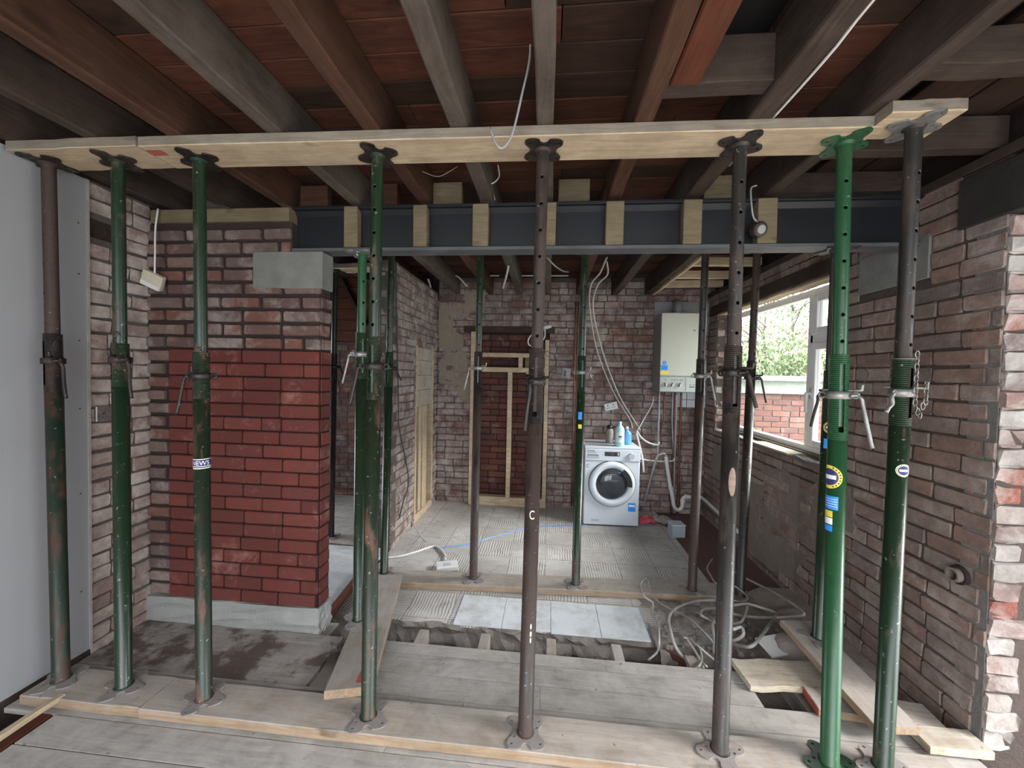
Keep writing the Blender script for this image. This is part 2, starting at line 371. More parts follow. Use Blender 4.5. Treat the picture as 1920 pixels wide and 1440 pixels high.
def m_glass():
    k = N('window_glass'); t = k.t; tr = k.n('ShaderNodeBsdfTransparent'); tr.inputs[0].default_value = (.95, .97, .97, 1)
    gl = k.n('ShaderNodeBsdfGlossy'); gl.inputs['Roughness'].default_value = .03
    lw = k.n('ShaderNodeLayerWeight'); lw.inputs[0].default_value = .12; mx = k.n('ShaderNodeMixShader')
    k.l(k.math('MULTIPLY', lw.outputs['Facing'], .35), mx.inputs[0]); k.l(tr.outputs[0], mx.inputs[1]); k.l(gl.outputs[0], mx.inputs[2])
    k.l(mx.outputs[0], t.nodes['Material Output'].inputs[0]); return k.m
M['glass'] = m_glass()
k = N('dark_door_glass'); M['door_glass'] = k.out(k.mix(k.noise(k.coord('Object'), 9, 3), (.02, .024, .03), (.06, .065, .075)), .08, 0, .6)
def m_kitchen_floor():
    """old tile bed: combed adhesive ridges, alternating direction per tile, with worn smooth patches"""
    k = N('combed_adhesive_floor'); co = k.coord('World', rnd=False)
    sep = k.n('ShaderNodeSeparateXYZ'); k.l(co, sep.inputs[0]); T = .302
    ux = k.math('DIVIDE', sep.outputs[0], T); uy = k.math('DIVIDE', sep.outputs[1], T)
    fx = k.math('FLOOR', ux); fy = k.math('FLOOR', uy)
    par = k.math('FRACT', k.math('MULTIPLY', k.math('ADD', fx, fy), .5))          # 0 or .5
    par = k.math('GREATER_THAN', par, .25)
    wob = k.math('MULTIPLY', k.noise(co, 5, 3), .05)
    a = k.math('SINE', k.math('MULTIPLY', k.math('ADD', sep.outputs[0], wob), 2 * math.pi / .021))
    b = k.math('SINE', k.math('MULTIPLY', k.math('ADD', sep.outputs[1], wob), 2 * math.pi / .021))
    ridge = k.math('ADD', k.math('MULTIPLY', a, par), k.math('MULTIPLY', b, k.math('SUBTRACT', 1.0, par)))
    ridge = k.ramp(ridge, [(.0, 0.0), (.9, 1.0)])
    worn = k.ramp(k.noise(co, 3.4, 5, .65), [(.34, 0.0), (.50, 1.0)])
    gx = k.math('LESS_THAN', k.math('FRACT', ux), .022); gy = k.math('LESS_THAN', k.math('FRACT', uy), .022)
    gl = k.math('MAXIMUM', gx, gy)
    base = k.mix(k.noise(co, 9, 6, .65), (.60, .575, .555), (.42, .40, .38))
    col = k.mix(k.math('MULTIPLY', k.math('MULTIPLY', ridge, worn), .68), base, (.17, .15, .14))
    col = k.mix(k.math('MULTIPLY', gl, .55), col, (.15, .13, .12))
    col = k.mix(k.ramp(k.noise(co, 1.3, 4), [(.42, 0.0), (.70, .75)]), col, (.25, .23, .215))
    col = k.mix(k.ramp(k.noise(co, 11, 7, .75), [(.55, 0.0), (.72, .6)]), col, (.14, .125, .115))
    k.bump(k.math('MULTIPLY', ridge, worn), .5, .006)
    return k.out(col, .85, spec=.3)
M['kitchen_floor'] = m_kitchen_floor()
k = N('white_floor_tile'); co = k.coord('World', rnd=False)
M['white_tile'] = k.out(k.mix(k.ramp(k.noise(co, 7, 6, .7), [(.45, 0.0), (.72, .85)]), (.60, .63, .66), (.36, .35, .33)), .45)

# ------------------------------------------------------------------ brickwork
def brick_meshes(tagname, n=7, rough=1.0):
    out = []
    for s in range(n):
        r = random.Random(s * 13 + 5); bm = bmesh.new()
        def o(mx, mz, y, j):
            pts = []
            for x, z in ((-.5, -.40), (-.5, .40), (-.472, .5), (0, .5), (.472, .5), (.5, .40), (.5, -.40), (.472, -.5), (0, -.5), (-.472, -.5)):
                pts.append(Vector((x * mx + r.uniform(-j, j) * .35, y + r.uniform(-.04, .04) * rough, z * mz + r.uniform(-j, j))))
            return pts
        add_loft(bm, [o(.978, .91, 0, .032 * rough), o(1, 1, .10, .03 * rough), o(1, 1, 1, 0)], True)
        bmesh.ops.recalc_face_normals(bm, faces=bm.faces)
        me = bpy.data.meshes.new(tagname); bm.to_mesh(me); bm.free(); out.append(me)
    return out
def slab_cells(u0, u1, z0, z1, holes):
    us = sorted({u0, u1, *[min(max(h[i], u0), u1) for h in holes for i in (0, 1)]})
    zs = sorted({z0, z1, *[min(max(h[i], z0), z1) for h in holes for i in (2, 3)]})
    for a, b in zip(us, us[1:]):
        for c, d in zip(zs, zs[1:]):
            um, zm = (a + b) / 2, (c + d) / 2
            if not any(h[0] < um < h[1] and h[2] < zm < h[3] for h in holes): yield a, b, c, d
def brick_wall(name, origin, ang, length, z0, z1, bmat, mmat, parent=None, holes=(), course=.077, bl=.235, bh=.066, joint=.011,
               depth=.05, thick=.11, recess=.009, jit=.003, head=.12, seed=1, rough=1.0, off=0.0, meshes=None, limit=300, part='mortar', kindlabel=None):
    """a course-by-course wall; u runs along local x at angle ang, outer face towards local -y"""
    r = random.Random(seed); ca, sa = math.cos(ang), math.sin(ang); O = Vector((origin[0], origin[1], 0))
    def Wp(u, y, z): return O + Vector((u * ca - y * sa, u * sa + y * ca, z))
    bm = bmesh.new()
    for a, b, c, d in slab_cells(0, length, z0, z1, holes): add_box(bm, (a, recess, c), (b, thick, d))
    if parent is None:
        wall = obj(name, bm, mmat, None, (O.x, O.y, 0), (0, 0, ang)); tag(wall, kind='structure')
        if kindlabel: wall['label'] = kindlabel
    else:
        wall = parent; m_ = obj(part, bm, mmat); m_.matrix_world = Matrix.Translation(O) @ Matrix.Rotation(ang, 4, 'Z'); m_.parent = wall
        m_.matrix_parent_inverse = wall.matrix_basis.inverted()
    meshes = meshes or brick_meshes(name + '_brick', 7, rough)
    items = []; nrow = int(math.ceil((z1 - z0) / course))
    for i in range(nrow):
        zc = z0 + course * i + course / 2
        if zc + bh * .3 > z1: continue
        blocked = sorted((h[0], h[1]) for h in holes if h[2] < zc < h[3]); free = []; u = 0
        for a, b in blocked:
            if a > u: free.append((u, a))
            u = max(u, b)
        if u < length: free.append((u, length))
        u = -bl * (.5 if i % 2 else 0) - off + r.uniform(-.012, .012)
        while u < length:
            L = (bl * .5 if r.random() < head else bl) + r.uniform(-.006, .006); a, b = u + joint / 2, u + L - joint / 2; u += L
            for fa, fb in free:
                s, e = max(a, fa + .002), min(b, fb - .002)
                if e - s > .028: items.append(((s + e) / 2, zc + r.uniform(-jit, jit) * .6, e - s, bh + r.uniform(-jit, jit), r.uniform(-jit, jit), r.uniform(-.008, .008)))
    def size(it):
        p = proj(Wp(it[0], 0, it[1]))
        if p is None or not (-60 < p[0] < 1980 and -60 < p[1] < 1500): return -1
        return 1 / p[2] ** 2 * it[2]
    items.sort(key=size, reverse=True)
    rest = bmesh.new(); nrest = 0
    for j, (u, z, L, h, dy, rz) in enumerate(items):
        me = meshes[j % len(meshes)]
        mw = Matrix.Translation(Wp(u, dy, z)) @ Matrix.Rotation(ang + rz, 4, 'Z') @ Matrix.Rotation(rz * .7, 4, 'Y') @ Matrix.Diagonal((L, depth, h, 1))
        if j < limit and size(items[j]) > 0:
            if not me.materials: me.materials.append(bmat)
            o = bpy.data.objects.new('brick', me); C.objects.link(o); o.parent = wall; o.matrix_parent_inverse = wall.matrix_basis.inverted(); o.matrix_basis = mw
            if not me.materials or me.materials[0] != bmat:
                o.material_slots[0].link = 'OBJECT'; o.material_slots[0].material = bmat
        else:
            t = bmesh.new(); t.from_mesh(me); t.transform(mw); tm = bpy.data.meshes.new('t'); t.to_mesh(tm); t.free(); rest.from_mesh(tm); bpy.data.meshes.remove(tm); nrest += 1
    if nrest:
        o = obj('outlying_bricks', rest, bmat); o.parent = wall; o.matrix_parent_inverse = wall.matrix_basis.inverted(); o['kind'] = 'stuff'
    else: rest.free()
    return wall
def adopt(o, parent):
    """parent o without moving it"""
    bpy.context.view_layer.update()
    mw = o.matrix_world.copy(); o.parent = parent; o.matrix_parent_inverse = parent.matrix_world.inverted(); o.matrix_basis = mw; return o
def patch_bm(w, h, t, seed, n=22, rag=.12):
    """an irregular thin patch in xz, facing -y"""
    r = random.Random(seed); o = []
    for i in range(n):
        a = 2 * math.pi * i / n; c, s = math.cos(a), math.sin(a)
        kx = 1 / max(abs(c), abs(s)) ** .75; q = 1 + r.uniform(-rag, rag)
        o.append((c * kx * w / 2 * q, s * kx * h / 2 * q))
    bm = bmesh.new(); a = [bm.verts.new((x * .96, 0, z * .96)) for x, z in o]; b = [bm.verts.new((x, t, z)) for x, z in o]
    bm.faces.new(a)
    for i in range(n): bm.faces.new((a[i], b[i], b[(i + 1) % n], a[(i + 1) % n]))
    return bm

XL, XR, YP, YB, XK = -2.345, 1.79, 2.085, 4.68, -1.36
# ---- front room shell
wall_left = obj('wall_left', box((-2.46, -2.4, .03), (-2.335, 1.785, 2.43)), M['plasterboard']); tag(wall_left, kind='structure')
obj('sole_timber', box((-2.47, -2.4, -.3), (-2.345, 1.79, .03)), M['joist_dark'], wall_left)
bm = box((-2.352, 1.778, .03), (-2.331, 1.79, 2.43)); obj('paper_edge', bm, M['paper'], wall_left)
for z in (.35, .85, 1.28, 1.62, 1.95, 2.2):
    s = bmesh.new(); add_loft(s, [ring((0, 0, 0), .004, 8), ring((0, 0, .0015), .003, 8)]); obj('screw_head', s, M['iron'], wall_left, (-2.3348, 1.745, z), (0, H, 0), True)
wall_rear = obj('wall_rear', box((-2.46, -2.5, -.1), (-1.5, -2.4, 2.7)), M['plasterboard']); tag(wall_rear, kind='structure')
bm = box((1.7, -2.5, -.1), (3.5, -2.4, 2.7)); add_box(bm, (-1.5, -2.5, 2.1), (1.7, -2.4, 2.7)); obj('rear_pier', bm, M['plasterboard'], wall_rear)
bm = bmesh.new(); add_box(bm, (3.4, -2.5, -.1), (3.5, -1.05, 2.7)); add_box(bm, (3.4, 1.25, -.1), (3.5, 2.2, 2.7)); add_box(bm, (3.4, -1.05, -.1), (3.5, 1.25, .25)); add_box(bm, (3.4, -1.05, 2.25), (3.5, 1.25, 2.7))
tag(obj('wall_side', bm, M['plasterboard']), kind='structure')

# ---- left alcove brickwork, pier, kitchen left wall, back wall, right wall, hall
wall_alcove = brick_wall('wall_alcove', (XL, 1.785), H, .325, -.03, 2.44, M['brick_left'], M['mortar'], holes=[(0, .16, 2.155, 2.25)], seed=3, jit=.006, rough=1.6, bl=.215, head=.3)
obj('joist_pocket', box((-2.40, 1.785, 2.155), (-2.375, 1.945, 2.25)), M['joist_dark'], None); adopt(bpy.data.objects['joist_pocket'], wall_alcove)
PIER = [(1.065 - .925, 1.065, .14, 1.605)]
red = (.14, 1.065, .14, 1.605); padh = (.663, 1.075, 1.95, 2.158); beamh = (.885, 1.065, 2.158, 2.41)
wall_pier = brick_wall('wall_pier', (XL, YP), 0, 1.065, .14, 2.325, M['brick_old'], M['mortar_dark'], holes=[red, padh, beamh], seed=5, jit=.004, joint=.022, bh=.058, thick=.10, recess=.016, bl=.24)
brick_wall('x', (XL + .14, YP - .004), 0, .925, .14, 1.605, M['brick_red'], M['mortar_red'], wall_pier, course=.0771, bl=.232, bh=.0695, joint=.0075, head=.10, jit=.0008, seed=8, rough=.4, recess=.009, thick=.10)
brick_wall('x', (-1.274, YP + .006), H, .097, .14, 1.605, M['brick_red'], M['mortar_red'], wall_pier, course=.0771, bl=.20, bh=.0695, joint=.0075, head=0, jit=.0008, seed=9, rough=.22, recess=.005, thick=.1)
brick_wall('x', (-1.274, YP + .006), H, .097, 1.605, 1.95, M['brick_old'], M['mortar_dark'], wall_pier, bl=.20, joint=.02, bh=.058, head=0, seed=10, thick=.1, recess=.014)
bm = box((XL, YP - .012, -.1), (-1.268, YP + .115, .142)); bmesh.ops.subdivide_edges(bm, edges=list(bm.edges), cuts=7, use_grid_fill=True)
for v in bm.verts: v.co += Vector((random.uniform(-.006, .006), random.uniform(-.008, .008), random.uniform(-.004, .004)))
adopt(obj('concrete_footing', bm, M['concrete']), wall_pier)
wall_kitchen = brick_wall('wall_kitchen', (XK, 3.30), H, YB - 3.30, -.1, 2.46, M['brick_side'], M['mortar'], holes=[(.60, 1.22, -.2, 1.78)], seed=12, jit=.006, rough=1.5, bl=.215, head=.45, limit=280)
brick_wall('x', (XK - .112, 3.30), 0, .112, -.1, 2.46, M['brick_back'], M['mortar'], wall_kitchen, bl=.112, head=0, seed=13, rough=1.4, limit=60)
DX0, DX1 = -.95, -.005
backw = brick_wall('wall_back', (XK, YB), 0, XR - XK + .1, -.1, 2.64, M['brick_back'], M['mortar'],
                   holes=[(DX0 - XK, DX1 - XK, -.2, 1.99), (-1.04 - XK, .05 - XK, 1.99, 2.06), (2.55, 3.4, 1.98, 2.36)], seed=15, jit=.005, rough=1.5, bl=.222, head=.25, thick=.13)
brick_wall('x', (DX0, YB + .13), 0, DX1 - DX0, -.1, 2.0, M['brick_dark'], M['mortar_dark'], backw, bl=.225, head=.3, seed=16, rough=1.3, limit=0)
bm = box((DX0 - .0, YB + .005, 1.985), (DX1, YB + .13, 1.995)); adopt(obj('reveal_head', bm, M['mortar_dark']), backw)
bm = box((DX0 - .13, YB + .02, -.1), (DX0, YB + .14, 2.0)); add_box(bm, (DX1, YB + .02, -.1), (DX1 + .13, YB + .14, 2.0)); adopt(obj('reveal_jamb', bm, M['mortar']), backw)
adopt(timber('timber_lintel', (-1.04, YB + .055, 1.99), (.05, YB + .055, 1.99), .13, .072, M['joist_dark'], wob=.004), backw)
adopt(obj('grey_plaster_panel', box((1.19, YB - .012, 1.98), (1.80, YB + .05, 2.36)), M['pipe_grey']), backw)
for i, (x, z, w, h) in enumerate([(-1.16, 1.52, .36, .52), (-1.10, 2.24, .26, .20), (-.92, 2.36, .26, .26), (-1.27, 2.1, .18, .5), (-1.20, 1.88, .32, .22), (-1.02, 1.30, .16, .3)]):
    o = obj('plaster_patch', patch_bm(w, h, .02, i + 3), M['plaster'], None, (x, YB - .0015 - .001 * i, z)); adopt(o, backw)
for i in range(3):
    for j in range(2):
        o = obj('wall_tile', bevel(box((1.475 + i * .105, YB - .014, 1.155 + j * .09), (1.575 + i * .105, YB - .003, 1.24 + j * .09)), .003), M['tile_blue']); adopt(o, backw)
# right wall: u = 0 at its far end, running towards the camera
WY0, WY1, WZ0, WZ1 = 2.62, 4.42, .945, 2.19
def ur(y): return YB - y
wall_right = brick_wall('wall_right', (XR, YB), -H, YB - 1.745, -.12, 2.405, M['brick_right'], M['mortar_brown'],
                        holes=[(ur(WY1), ur(WY0), WZ0, WZ1), (ur(4.6), ur(2.56), WZ1, 2.29), (ur(2.49), ur(2.055), 1.995, 2.212), (ur(1.93), ur(1.70), 2.17, 2.39)],
                        seed=18, jit=.004, rough=1.1, bl=.232, thick=.25, depth=.045, limit=255)
o = obj('timber_lintel', box((XR - .012, 2.56, WZ1), (XR + .1, 4.6, 2.288)), M['joist_dark']); adopt(o, wall_right)
o = timber('soffit_strip', (XR + .06, 2.62, WZ1 - .022), (XR + .06, 4.42, WZ1 - .022), .10, .02, M['pine'], wob=.006, n=10); adopt(o, wall_right)
o = obj('padstone', bevel(box((XR - .006, 2.058, 1.998), (XR + .2, 2.487, 2.21)), .004), M['padstone']); adopt(o, wall_right)
o = obj('black_lintel', bevel(box((XR - .012, -.6, 2.172), (XR + .11, 1.93, 2.388)), .004), M['lintel_dark']); adopt(o, wall_right)
o = timber('wall_plate', (XR + .04, -.8, 2.403), (XR + .04, YB, 2.403), .10, .045, M['joist_dark'], wob=.003, n=14); adopt(o, wall_right)
for (a, b) in (((1.80, WY1, WZ0), (1.92, WY1 + .05, WZ1)),):
    brick_wall('x', (1.795, WY1), 0, .14, WZ0, WZ1, M['brick_white'], M['mortar_pale'], wall_right, bl=.14, head=.3, seed=21, thick=.05, rough=1.4, limit=30, part='reveal_mortar')
bm = timber_bm(1.80, .27, .03, 14, .006, .004, 5); o = obj('sill_mortar', bm, M['mortar_pale'], None, (XR + .12, WY0, WZ0 - .026), (0, 0, H)); adopt(o, wall_right)
for i, (y, z, w, h) in enumerate([(3.05, .55, .75, .5), (3.7, .42, .6, .45), (3.3, .15, .9, .3), (2.62, .72, .34, .26), (4.2, .62, .5, .4)]):
    o = obj('plaster_patch', patch_bm(w, h, .02, i + 30, 26, .2), M['plaster_brown'], None, (XR - .0005 - .001 * i, y, z), (0, 0, -H)); adopt(o, wall_right)
# end of the right wall facing the front room: rough whitened bricks, one per course
em = brick_meshes('end_brick', 8, 1.9)
for i in range(28):
    z = .02 + i * .077; wd = .108 + .02 * math.sin(i * 2.3); me = em[i % 8]
    if not me.materials: me.materials.append(M['brick_white'])
    o = link('end_brick', me, None, None, (XR + .008 + wd / 2, 1.735 + random.uniform(-.006, .006), z + .03), (0, random.uniform(-.03, .03), random.uniform(-.05, .05)), (wd, .1, .073)); adopt(o, wall_right)
o = obj('end_mortar', box((XR + .005, 1.748, -.1), (XR + .1, 1.86, 2.17)), M['mortar_pale']); adopt(o, wall_right)
bm = box((XR + .10, 1.80, -.1), (XR + .30, 2.0, 2.17)); bmesh.ops.subdivide_edges(bm, edges=list(bm.edges), cuts=9, use_grid_fill=True)
for v in bm.verts: v.co += Vector((random.uniform(-.012, .012), random.uniform(-.02, .02), random.uniform(-.012, .012)))
o = obj('rubble_core', bm, M['slab_side']); adopt(o, wall_right)
brick_wall('wall_return', (XR + .28, 1.90), 0, 1.35, -.1, 2.64, M['brick_old'], M['mortar_dark'], seed=23, rough=1.6, jit=.008, limit=60)
# hall beyond the pier
hall = brick_wall('wall_hall', (-3.25, 4.78), 0, 1.85, -.1, 1.86, M['brick_old'], M['mortar'], seed=25, rough=1.2, limit=110)
bm = box((-3.35, 2.3, -.1), (-3.2, 2.7, 2.64)); add_box(bm, (-3.35, 3.9, -.1), (-3.2, 4.9, 2.64)); add_box(bm, (-3.35, 2.7, 2.0), (-3.2, 3.9, 2.64)); add_box(bm, (-3.35, 2.7, -.1), (-3.2, 3.9, .85)); add_box(bm, (-3.3, 2.29, -.1), (-2.35, 2.40, 2.64)); tag(obj('wall_hall_left', bm, M['brick_dark']), kind='structure')  # unseen gap added in this wall to let daylight into the hall
for i in range(6): adopt(timber('bulkhead_board', (-3.2, 4.70, 1.86 + i * .135), (XK - .11, 4.70, 1.86 + i * .135), .02, .131, M['joist_orange'] if i % 3 != 1 else M['ceiling_board'], n=2, seed=i), hall)
adopt(timber('bulkhead_batten', (-2.62, 4.66, 2.62), (-2.30, 4.66, 2.05), .05, .05, M['joist_dark']), hall)

tag(obj('closure_outer', box((-3.4, 4.82, -.45), (1.95, 4.92, 2.8)), M['mortar_dark']), kind='structure')  # this box and the next three added to block leaking sky light
tag(obj('closure_left_upper', box((-2.6, -2.4, 2.43), (-2.36, 2.35, 2.8)), M['mortar_dark']), kind='structure')
tag(obj('closure_left_outer', box((-2.7, 1.70, -.1), (-2.47, 2.35, 2.8)), M['mortar_dark']), kind='structure')
tag(obj('closure_upper', box((1.86, 1.7, 2.42), (2.0, 4.9, 2.8)), M['mortar_dark']), kind='structure')
# ---- ceiling boards above the joists
ceil = obj('ceiling', box((-3.4, -1.50, 2.80), (3.5, 4.95, 2.85)), M['void']); tag(ceil, kind='structure')  # dark closure sheet added to stop light; ends short for the added roof opening
rr = random.Random(4); y = -1.48; ZB = 2.637
while y < 4.66:
    x = -2.46 if y < 2.3 else -3.2; x_end = 1.10 if y < 4.8 else 1.1
    while x < x_end - .05:
        e = min(x + rr.uniform(1.0, 2.6), x_end)
        if x_end - e < .3: e = x_end
        segs = [(x, e)]
        if y < 1.42 and e > .47: segs = [(a, b) for a, b in ((x, min(e, .46)), (max(x, .70), e)) if b - a > .04]
        for a, b in segs:
            o = timber('ceiling_board', (a, y + .066, ZB), (b - .004, y + .066, ZB), .1335, .02, M['ceiling_board'] if rr.random() < .62 else M['ceiling_dark'], ceil, n=2, wob=.001, seed=int(rr.random() * 999))
        x = e
    y += .1365
for x0, x1 in ((1.115, 1.345), (1.385, 1.60), (1.61, 1.79), (1.80, 2.2), (2.2, 2.8), (2.8, 3.4)):
    timber('ceiling_board', ((x0 + x1) / 2, -1.45, ZB - .03), ((x0 + x1) / 2, 2.6, ZB - .03), x1 - x0 - .003, .02, M['ceiling_dark'], ceil, n=4, wob=.001)
for i in range(9):
    timber('ceiling_board', (1.10, 2.75 + i * .23, ZB), (1.9, 2.75 + i * .23, ZB), .14, .02, M['ceiling_board'], ceil, n=2)

# ---- floor
floor = obj('floor', box((-3.3, -2.5, -.42), (3.5, 4.9, -.32)), M['dirt']); tag(floor, kind='structure')
rows = [1.99 - .1345 * i for i in range(0, 33)]
rf = random.Random(9)
for i, y0 in enumerate(rows):
    w = .1345 if i else .083
    y1 = y0 + w; yc = (y0 + y1) / 2
    left = -2.33 if y0 > 1.43 else -2.07
    spans = []
    if y0 > 1.68: spans = [(left, -1.115 + rf.uniform(-.004, .004)), (-1.0, 1.0 + rf.uniform(-.02, .05) if y0 > 1.8 else 1.74)]
    elif y0 > 1.4: spans = [(left, 1.74)]
    else: spans = [(left, 3.38)]
    for a, b in spans:
        wet = y0 > 1.55 and b < -1
        L = b - a; cuts = [a, b]
        if L > 2.4: cuts = [a, a + L * rf.uniform(.35, .65), b]
        for p, q in zip(cuts, cuts[1:]):
            timber('floorboard', (p + .001, yc, -.022 + rf.uniform(-.001, .001)), (q - .001, yc, -.022), w - .0055, .022, M['floorboard_wet'] if wet else M['floorboard'], floor, n=3, wob=.0006, ch=.0006, seed=i * 7)
for x in (-2.2, -1.75, -1.25, -.70, -.335, .045, .41, .80, 1.25):
    timber('floor_joist', (x, -2.2, -.122), (x, 2.21 + random.uniform(-.02, .03), -.122), .055, .099, M['plank'], floor, n=3, wob=.003)
def slab(name, x0, x1, y0, y1, z0, z1, m, nx, ny, jitter_edge, seed):
    r = random.Random(seed); bm = bmesh.new(); top = []; 
    for j in range(ny + 1):
        row = []
        for i in range(nx + 1):
            x = x0 + (x1 - x0) * i / nx; yy = y0 + (y1 - y0) * j / ny; 
            if j == 0: yy += r.uniform(-jitter_edge, jitter_edge)
            row.append(bm.verts.new((x, yy, z1)))
        top.append(row)
    for j in range(ny):
        for i in range(nx): bm.faces.new((top[j][i], top[j][i + 1], top[j + 1][i + 1], top[j + 1][i]))
    return bm, top
bm, top = slab('x', XK, 1.27, 2.375, YB + .13, -.3, -.08, None, 60, 2, .022, 2)
ks = obj('kitchen_slab', bm, M['kitchen_floor'], floor)
bm = bmesh.new(); r = random.Random(6); R_ = []
for j, (dy, z) in enumerate(((0, -.081), (-.012, -.10), (.01, -.15), (-.015, -.2), (.0, -.33))):
    R_.append([bm.verts.new((XK + (1.27 - XK) * i / 60, v.co.y if False else 2.375 + dy + r.uniform(-.02, .02) * (j > 0), z + r.uniform(-.008, .008) * (j > 0))) for i in range(61)])
for i, vtx in enumerate(R_[0]): vtx.co.y = ks.data.vertices[i].co.y
for a, b in zip(R_, R_[1:]):
    for i in range(60): bm.faces.new((a[i], a[i + 1], b[i + 1], b[i]))
obj('slab_edge', bm, M['slab_side'], floor)
for i, (x0, x1) in enumerate(((-.565, -.262), (-.259, .044), (.047, .349), (.352, .64))):
    o = obj('floor_tile', bevel(box((x0, 2.365 + random.uniform(-.008, .008), -.0795), (x1, 2.70, -.0735)), .0015), M['white_tile'], floor)
obj('side_floor', box((1.272, 3.0, -.2), (XR + .1, YB, -.083)), M['maroon'], floor)
bm = bmesh.new(); n = 34; G = []
from mathutils import noise as mn
for j in range(n + 1):
    row = []
    for i in range(n + 1):
        x = .66 + (XR + .02 - .66) * i / n; y = 2.14 + (3.02 - 2.14) * j / n
        z = -.078 + .035 * mn.noise((x * 4, y * 4, 0)) + .030 * mn.noise((x * 14, y * 14, 3)) + .02 * mn.noise((x * 33, y * 33, 5))
        z += -.20 * max(0, 1 - (y - 2.12) / .16) ** 2 + (.10 * max(0, (x - 1.5) / .3)); z = min(z, -.035) + .155 * math.exp(-((x - 1.42) ** 2 / .02 + (y - 2.30) ** 2 / .012))
        row.append(bm.verts.new((x, y, z)))
    G.append(row)
for j in range(n):
    for i in range(n): bm.faces.new((G[j][i], G[j][i + 1], G[j + 1][i + 1], G[j + 1][i]))
o = obj('soil', bm, M['dirt'], floor, smooth=True); o['kind'] = 'stuff'
obj('under_floor_soil', box((1.0, 1.2, -.3), (XR + .4, 2.2, -.13)), M['dirt'], floor)
rb = random.Random(11); bm = bmesh.new()
for i in range(260):
    x, y = rb.uniform(.70, 1.75), rb.uniform(2.25, 2.72); s = rb.uniform(.006, .022)
    if i > 170: x, y = rb.uniform(-.95, .7), rb.uniform(2.2, 2.36)
    c = Vector((x, y, -.075 if i <= 170 else -.21)); t = bmesh.new(); bmesh.ops.create_icosphere(t, subdivisions=1, radius=s)
    for v in t.verts: v.co = v.co * rb.uniform(.6, 1.2) + c
    tm = bpy.data.meshes.new('t'); t.to_mesh(tm); t.free(); bm.from_mesh(tm); bpy.data.meshes.remove(tm)
o = obj('rubble', bm, M['slab_side'], floor); o['kind'] = 'stuff'
obj('grey_sheet', box((-2.2, 2.32, -.07), (-1.37, 3.26, -.045)), M['sheet'], floor)
for i in range(9): timber('floorboard', (-3.1, 3.5 + i * .138, -.09), (XK - .05, 3.5 + i * .138, -.09), .134, .022, M['floorboard'], floor, n=2, seed=i)

# ------------------------------------------------------------------ joists (run the depth of both rooms)
JN = ['far left', 'second', 'third', 'fourth', 'fifth', 'sixth', 'seventh', 'eighth', 'ninth']
JZ = 2.445
def joist(x0, x1, m, label, y0=-1.48, y1=YB, z=JZ, h=.19, wob=.004, seed=0):
    o = timber('ceiling_joist', ((x0 + x1) / 2, y0, z), ((x0 + x1) / 2, y1, z), x1 - x0, h, m, n=16, wob=wob, ch=.006, seed=seed)
    return tag(o, label, 'joist', 'joists under the floor above', 'thing')
joist(-2.325, -2.27, M['joist_dark'], 'dark joist tight against the plasterboard wall above the first prop', y1=2.3, seed=1)
joist(-1.955, -1.895, M['joist_dark'], 'dark grey joist resting near the left end of the timber wall plate', seed=2)
joist(-1.585, -1.52, M['joist_brown'], 'broad reddish brown joist between two grey joists, above the third prop', seed=3)
joist(-1.155, -1.088, M['joist_grey'], 'pale grey dusty joist meeting the steel beam above its leftmost web packer', seed=4)
joist(-.752, -.685, M['joist_brown'], 'brown joist crossing above the dark green fourth prop', seed=5)
joist(-.405, -.335, M['joist_grey'], 'grey brown joist just left of the hooked ceiling cable', seed=6)
joist(-.068, -.005, M['joist_grey'], 'straight grey joist above the rusty fifth prop beside the hooked cable', seed=7)
joist(.29, .36, M['joist_brown'], 'brown rough joist with an orange joist bolted to its side', seed=8)
joist(.695, .778, M['joist_dark'], 'dark brown joist with thin cables running alongside', seed=9)
joist(1.078, 1.143, M['joist_dark'], 'dusty dark joist carrying short cross noggings on its right side', seed=10)
tag(timber('ceiling_joist', (.417, -1.45, 2.448), (.417, 1.345, 2.448), .095, .19, M['joist_orange'], n=10, wob=.002, ch=.006), 'orange pine joist stopping short at a cross trimmer', 'joist', None, 'thing')
tag(timber('ceiling_trimmer', (.362, 1.39, 2.46), (.695, 1.39, 2.46), .07, .15, M['joist_dark'], n=3, wob=.003), 'brown cross trimmer at the cut end of the orange joist', 'timber', None, 'thing')
tag(timber('ceiling_trimmer', (.362, 1.52, 2.54), (.695, 1.52, 2.54), .05, .09, M['joist_dark'], n=3, wob=.003), 'dark thin cross trimmer just behind the trimmer of the orange joist', 'timber', None, 'thing')
for y, w, h, lab in ((1.36, .075, .11, 'grey cross nogging above the short top plank'), (1.83, .06, .13, 'brown cross nogging above the two end props by the right brick wall'), (2.20, .06, .10, 'dark cross timber lying along the top of the steel beam at its right end')):
    tag(timber('ceiling_nogging', (1.146, y, 2.462), (1.83, y, 2.462), w, h, M['joist_dark'], n=5, wob=.004, seed=int(y * 50)), lab, 'timber', None, 'thing')
for i, (y, z) in enumerate(((2.75, 2.50), (3.2, 2.49), (3.62, 2.48), (4.02, 2.47), (4.36, 2.46))):
    tag(timber('ceiling_nogging', (1.145, y, z), (1.80, y, z), .055, .07, M['pine'] if i > 1 else M['pine_tan'], n=3, wob=.003, seed=i),
        ['tan cross nogging nearest the steel beam over the kitchen', 'second tan cross nogging behind the steel beam over the kitchen', 'middle pale cross nogging over the kitchen window side', 'fourth pale cross nogging over the kitchen, before the boiler', 'rearmost pale cross nogging above the boiler'][i], 'timber', 'pale noggings over the kitchen', 'thing')
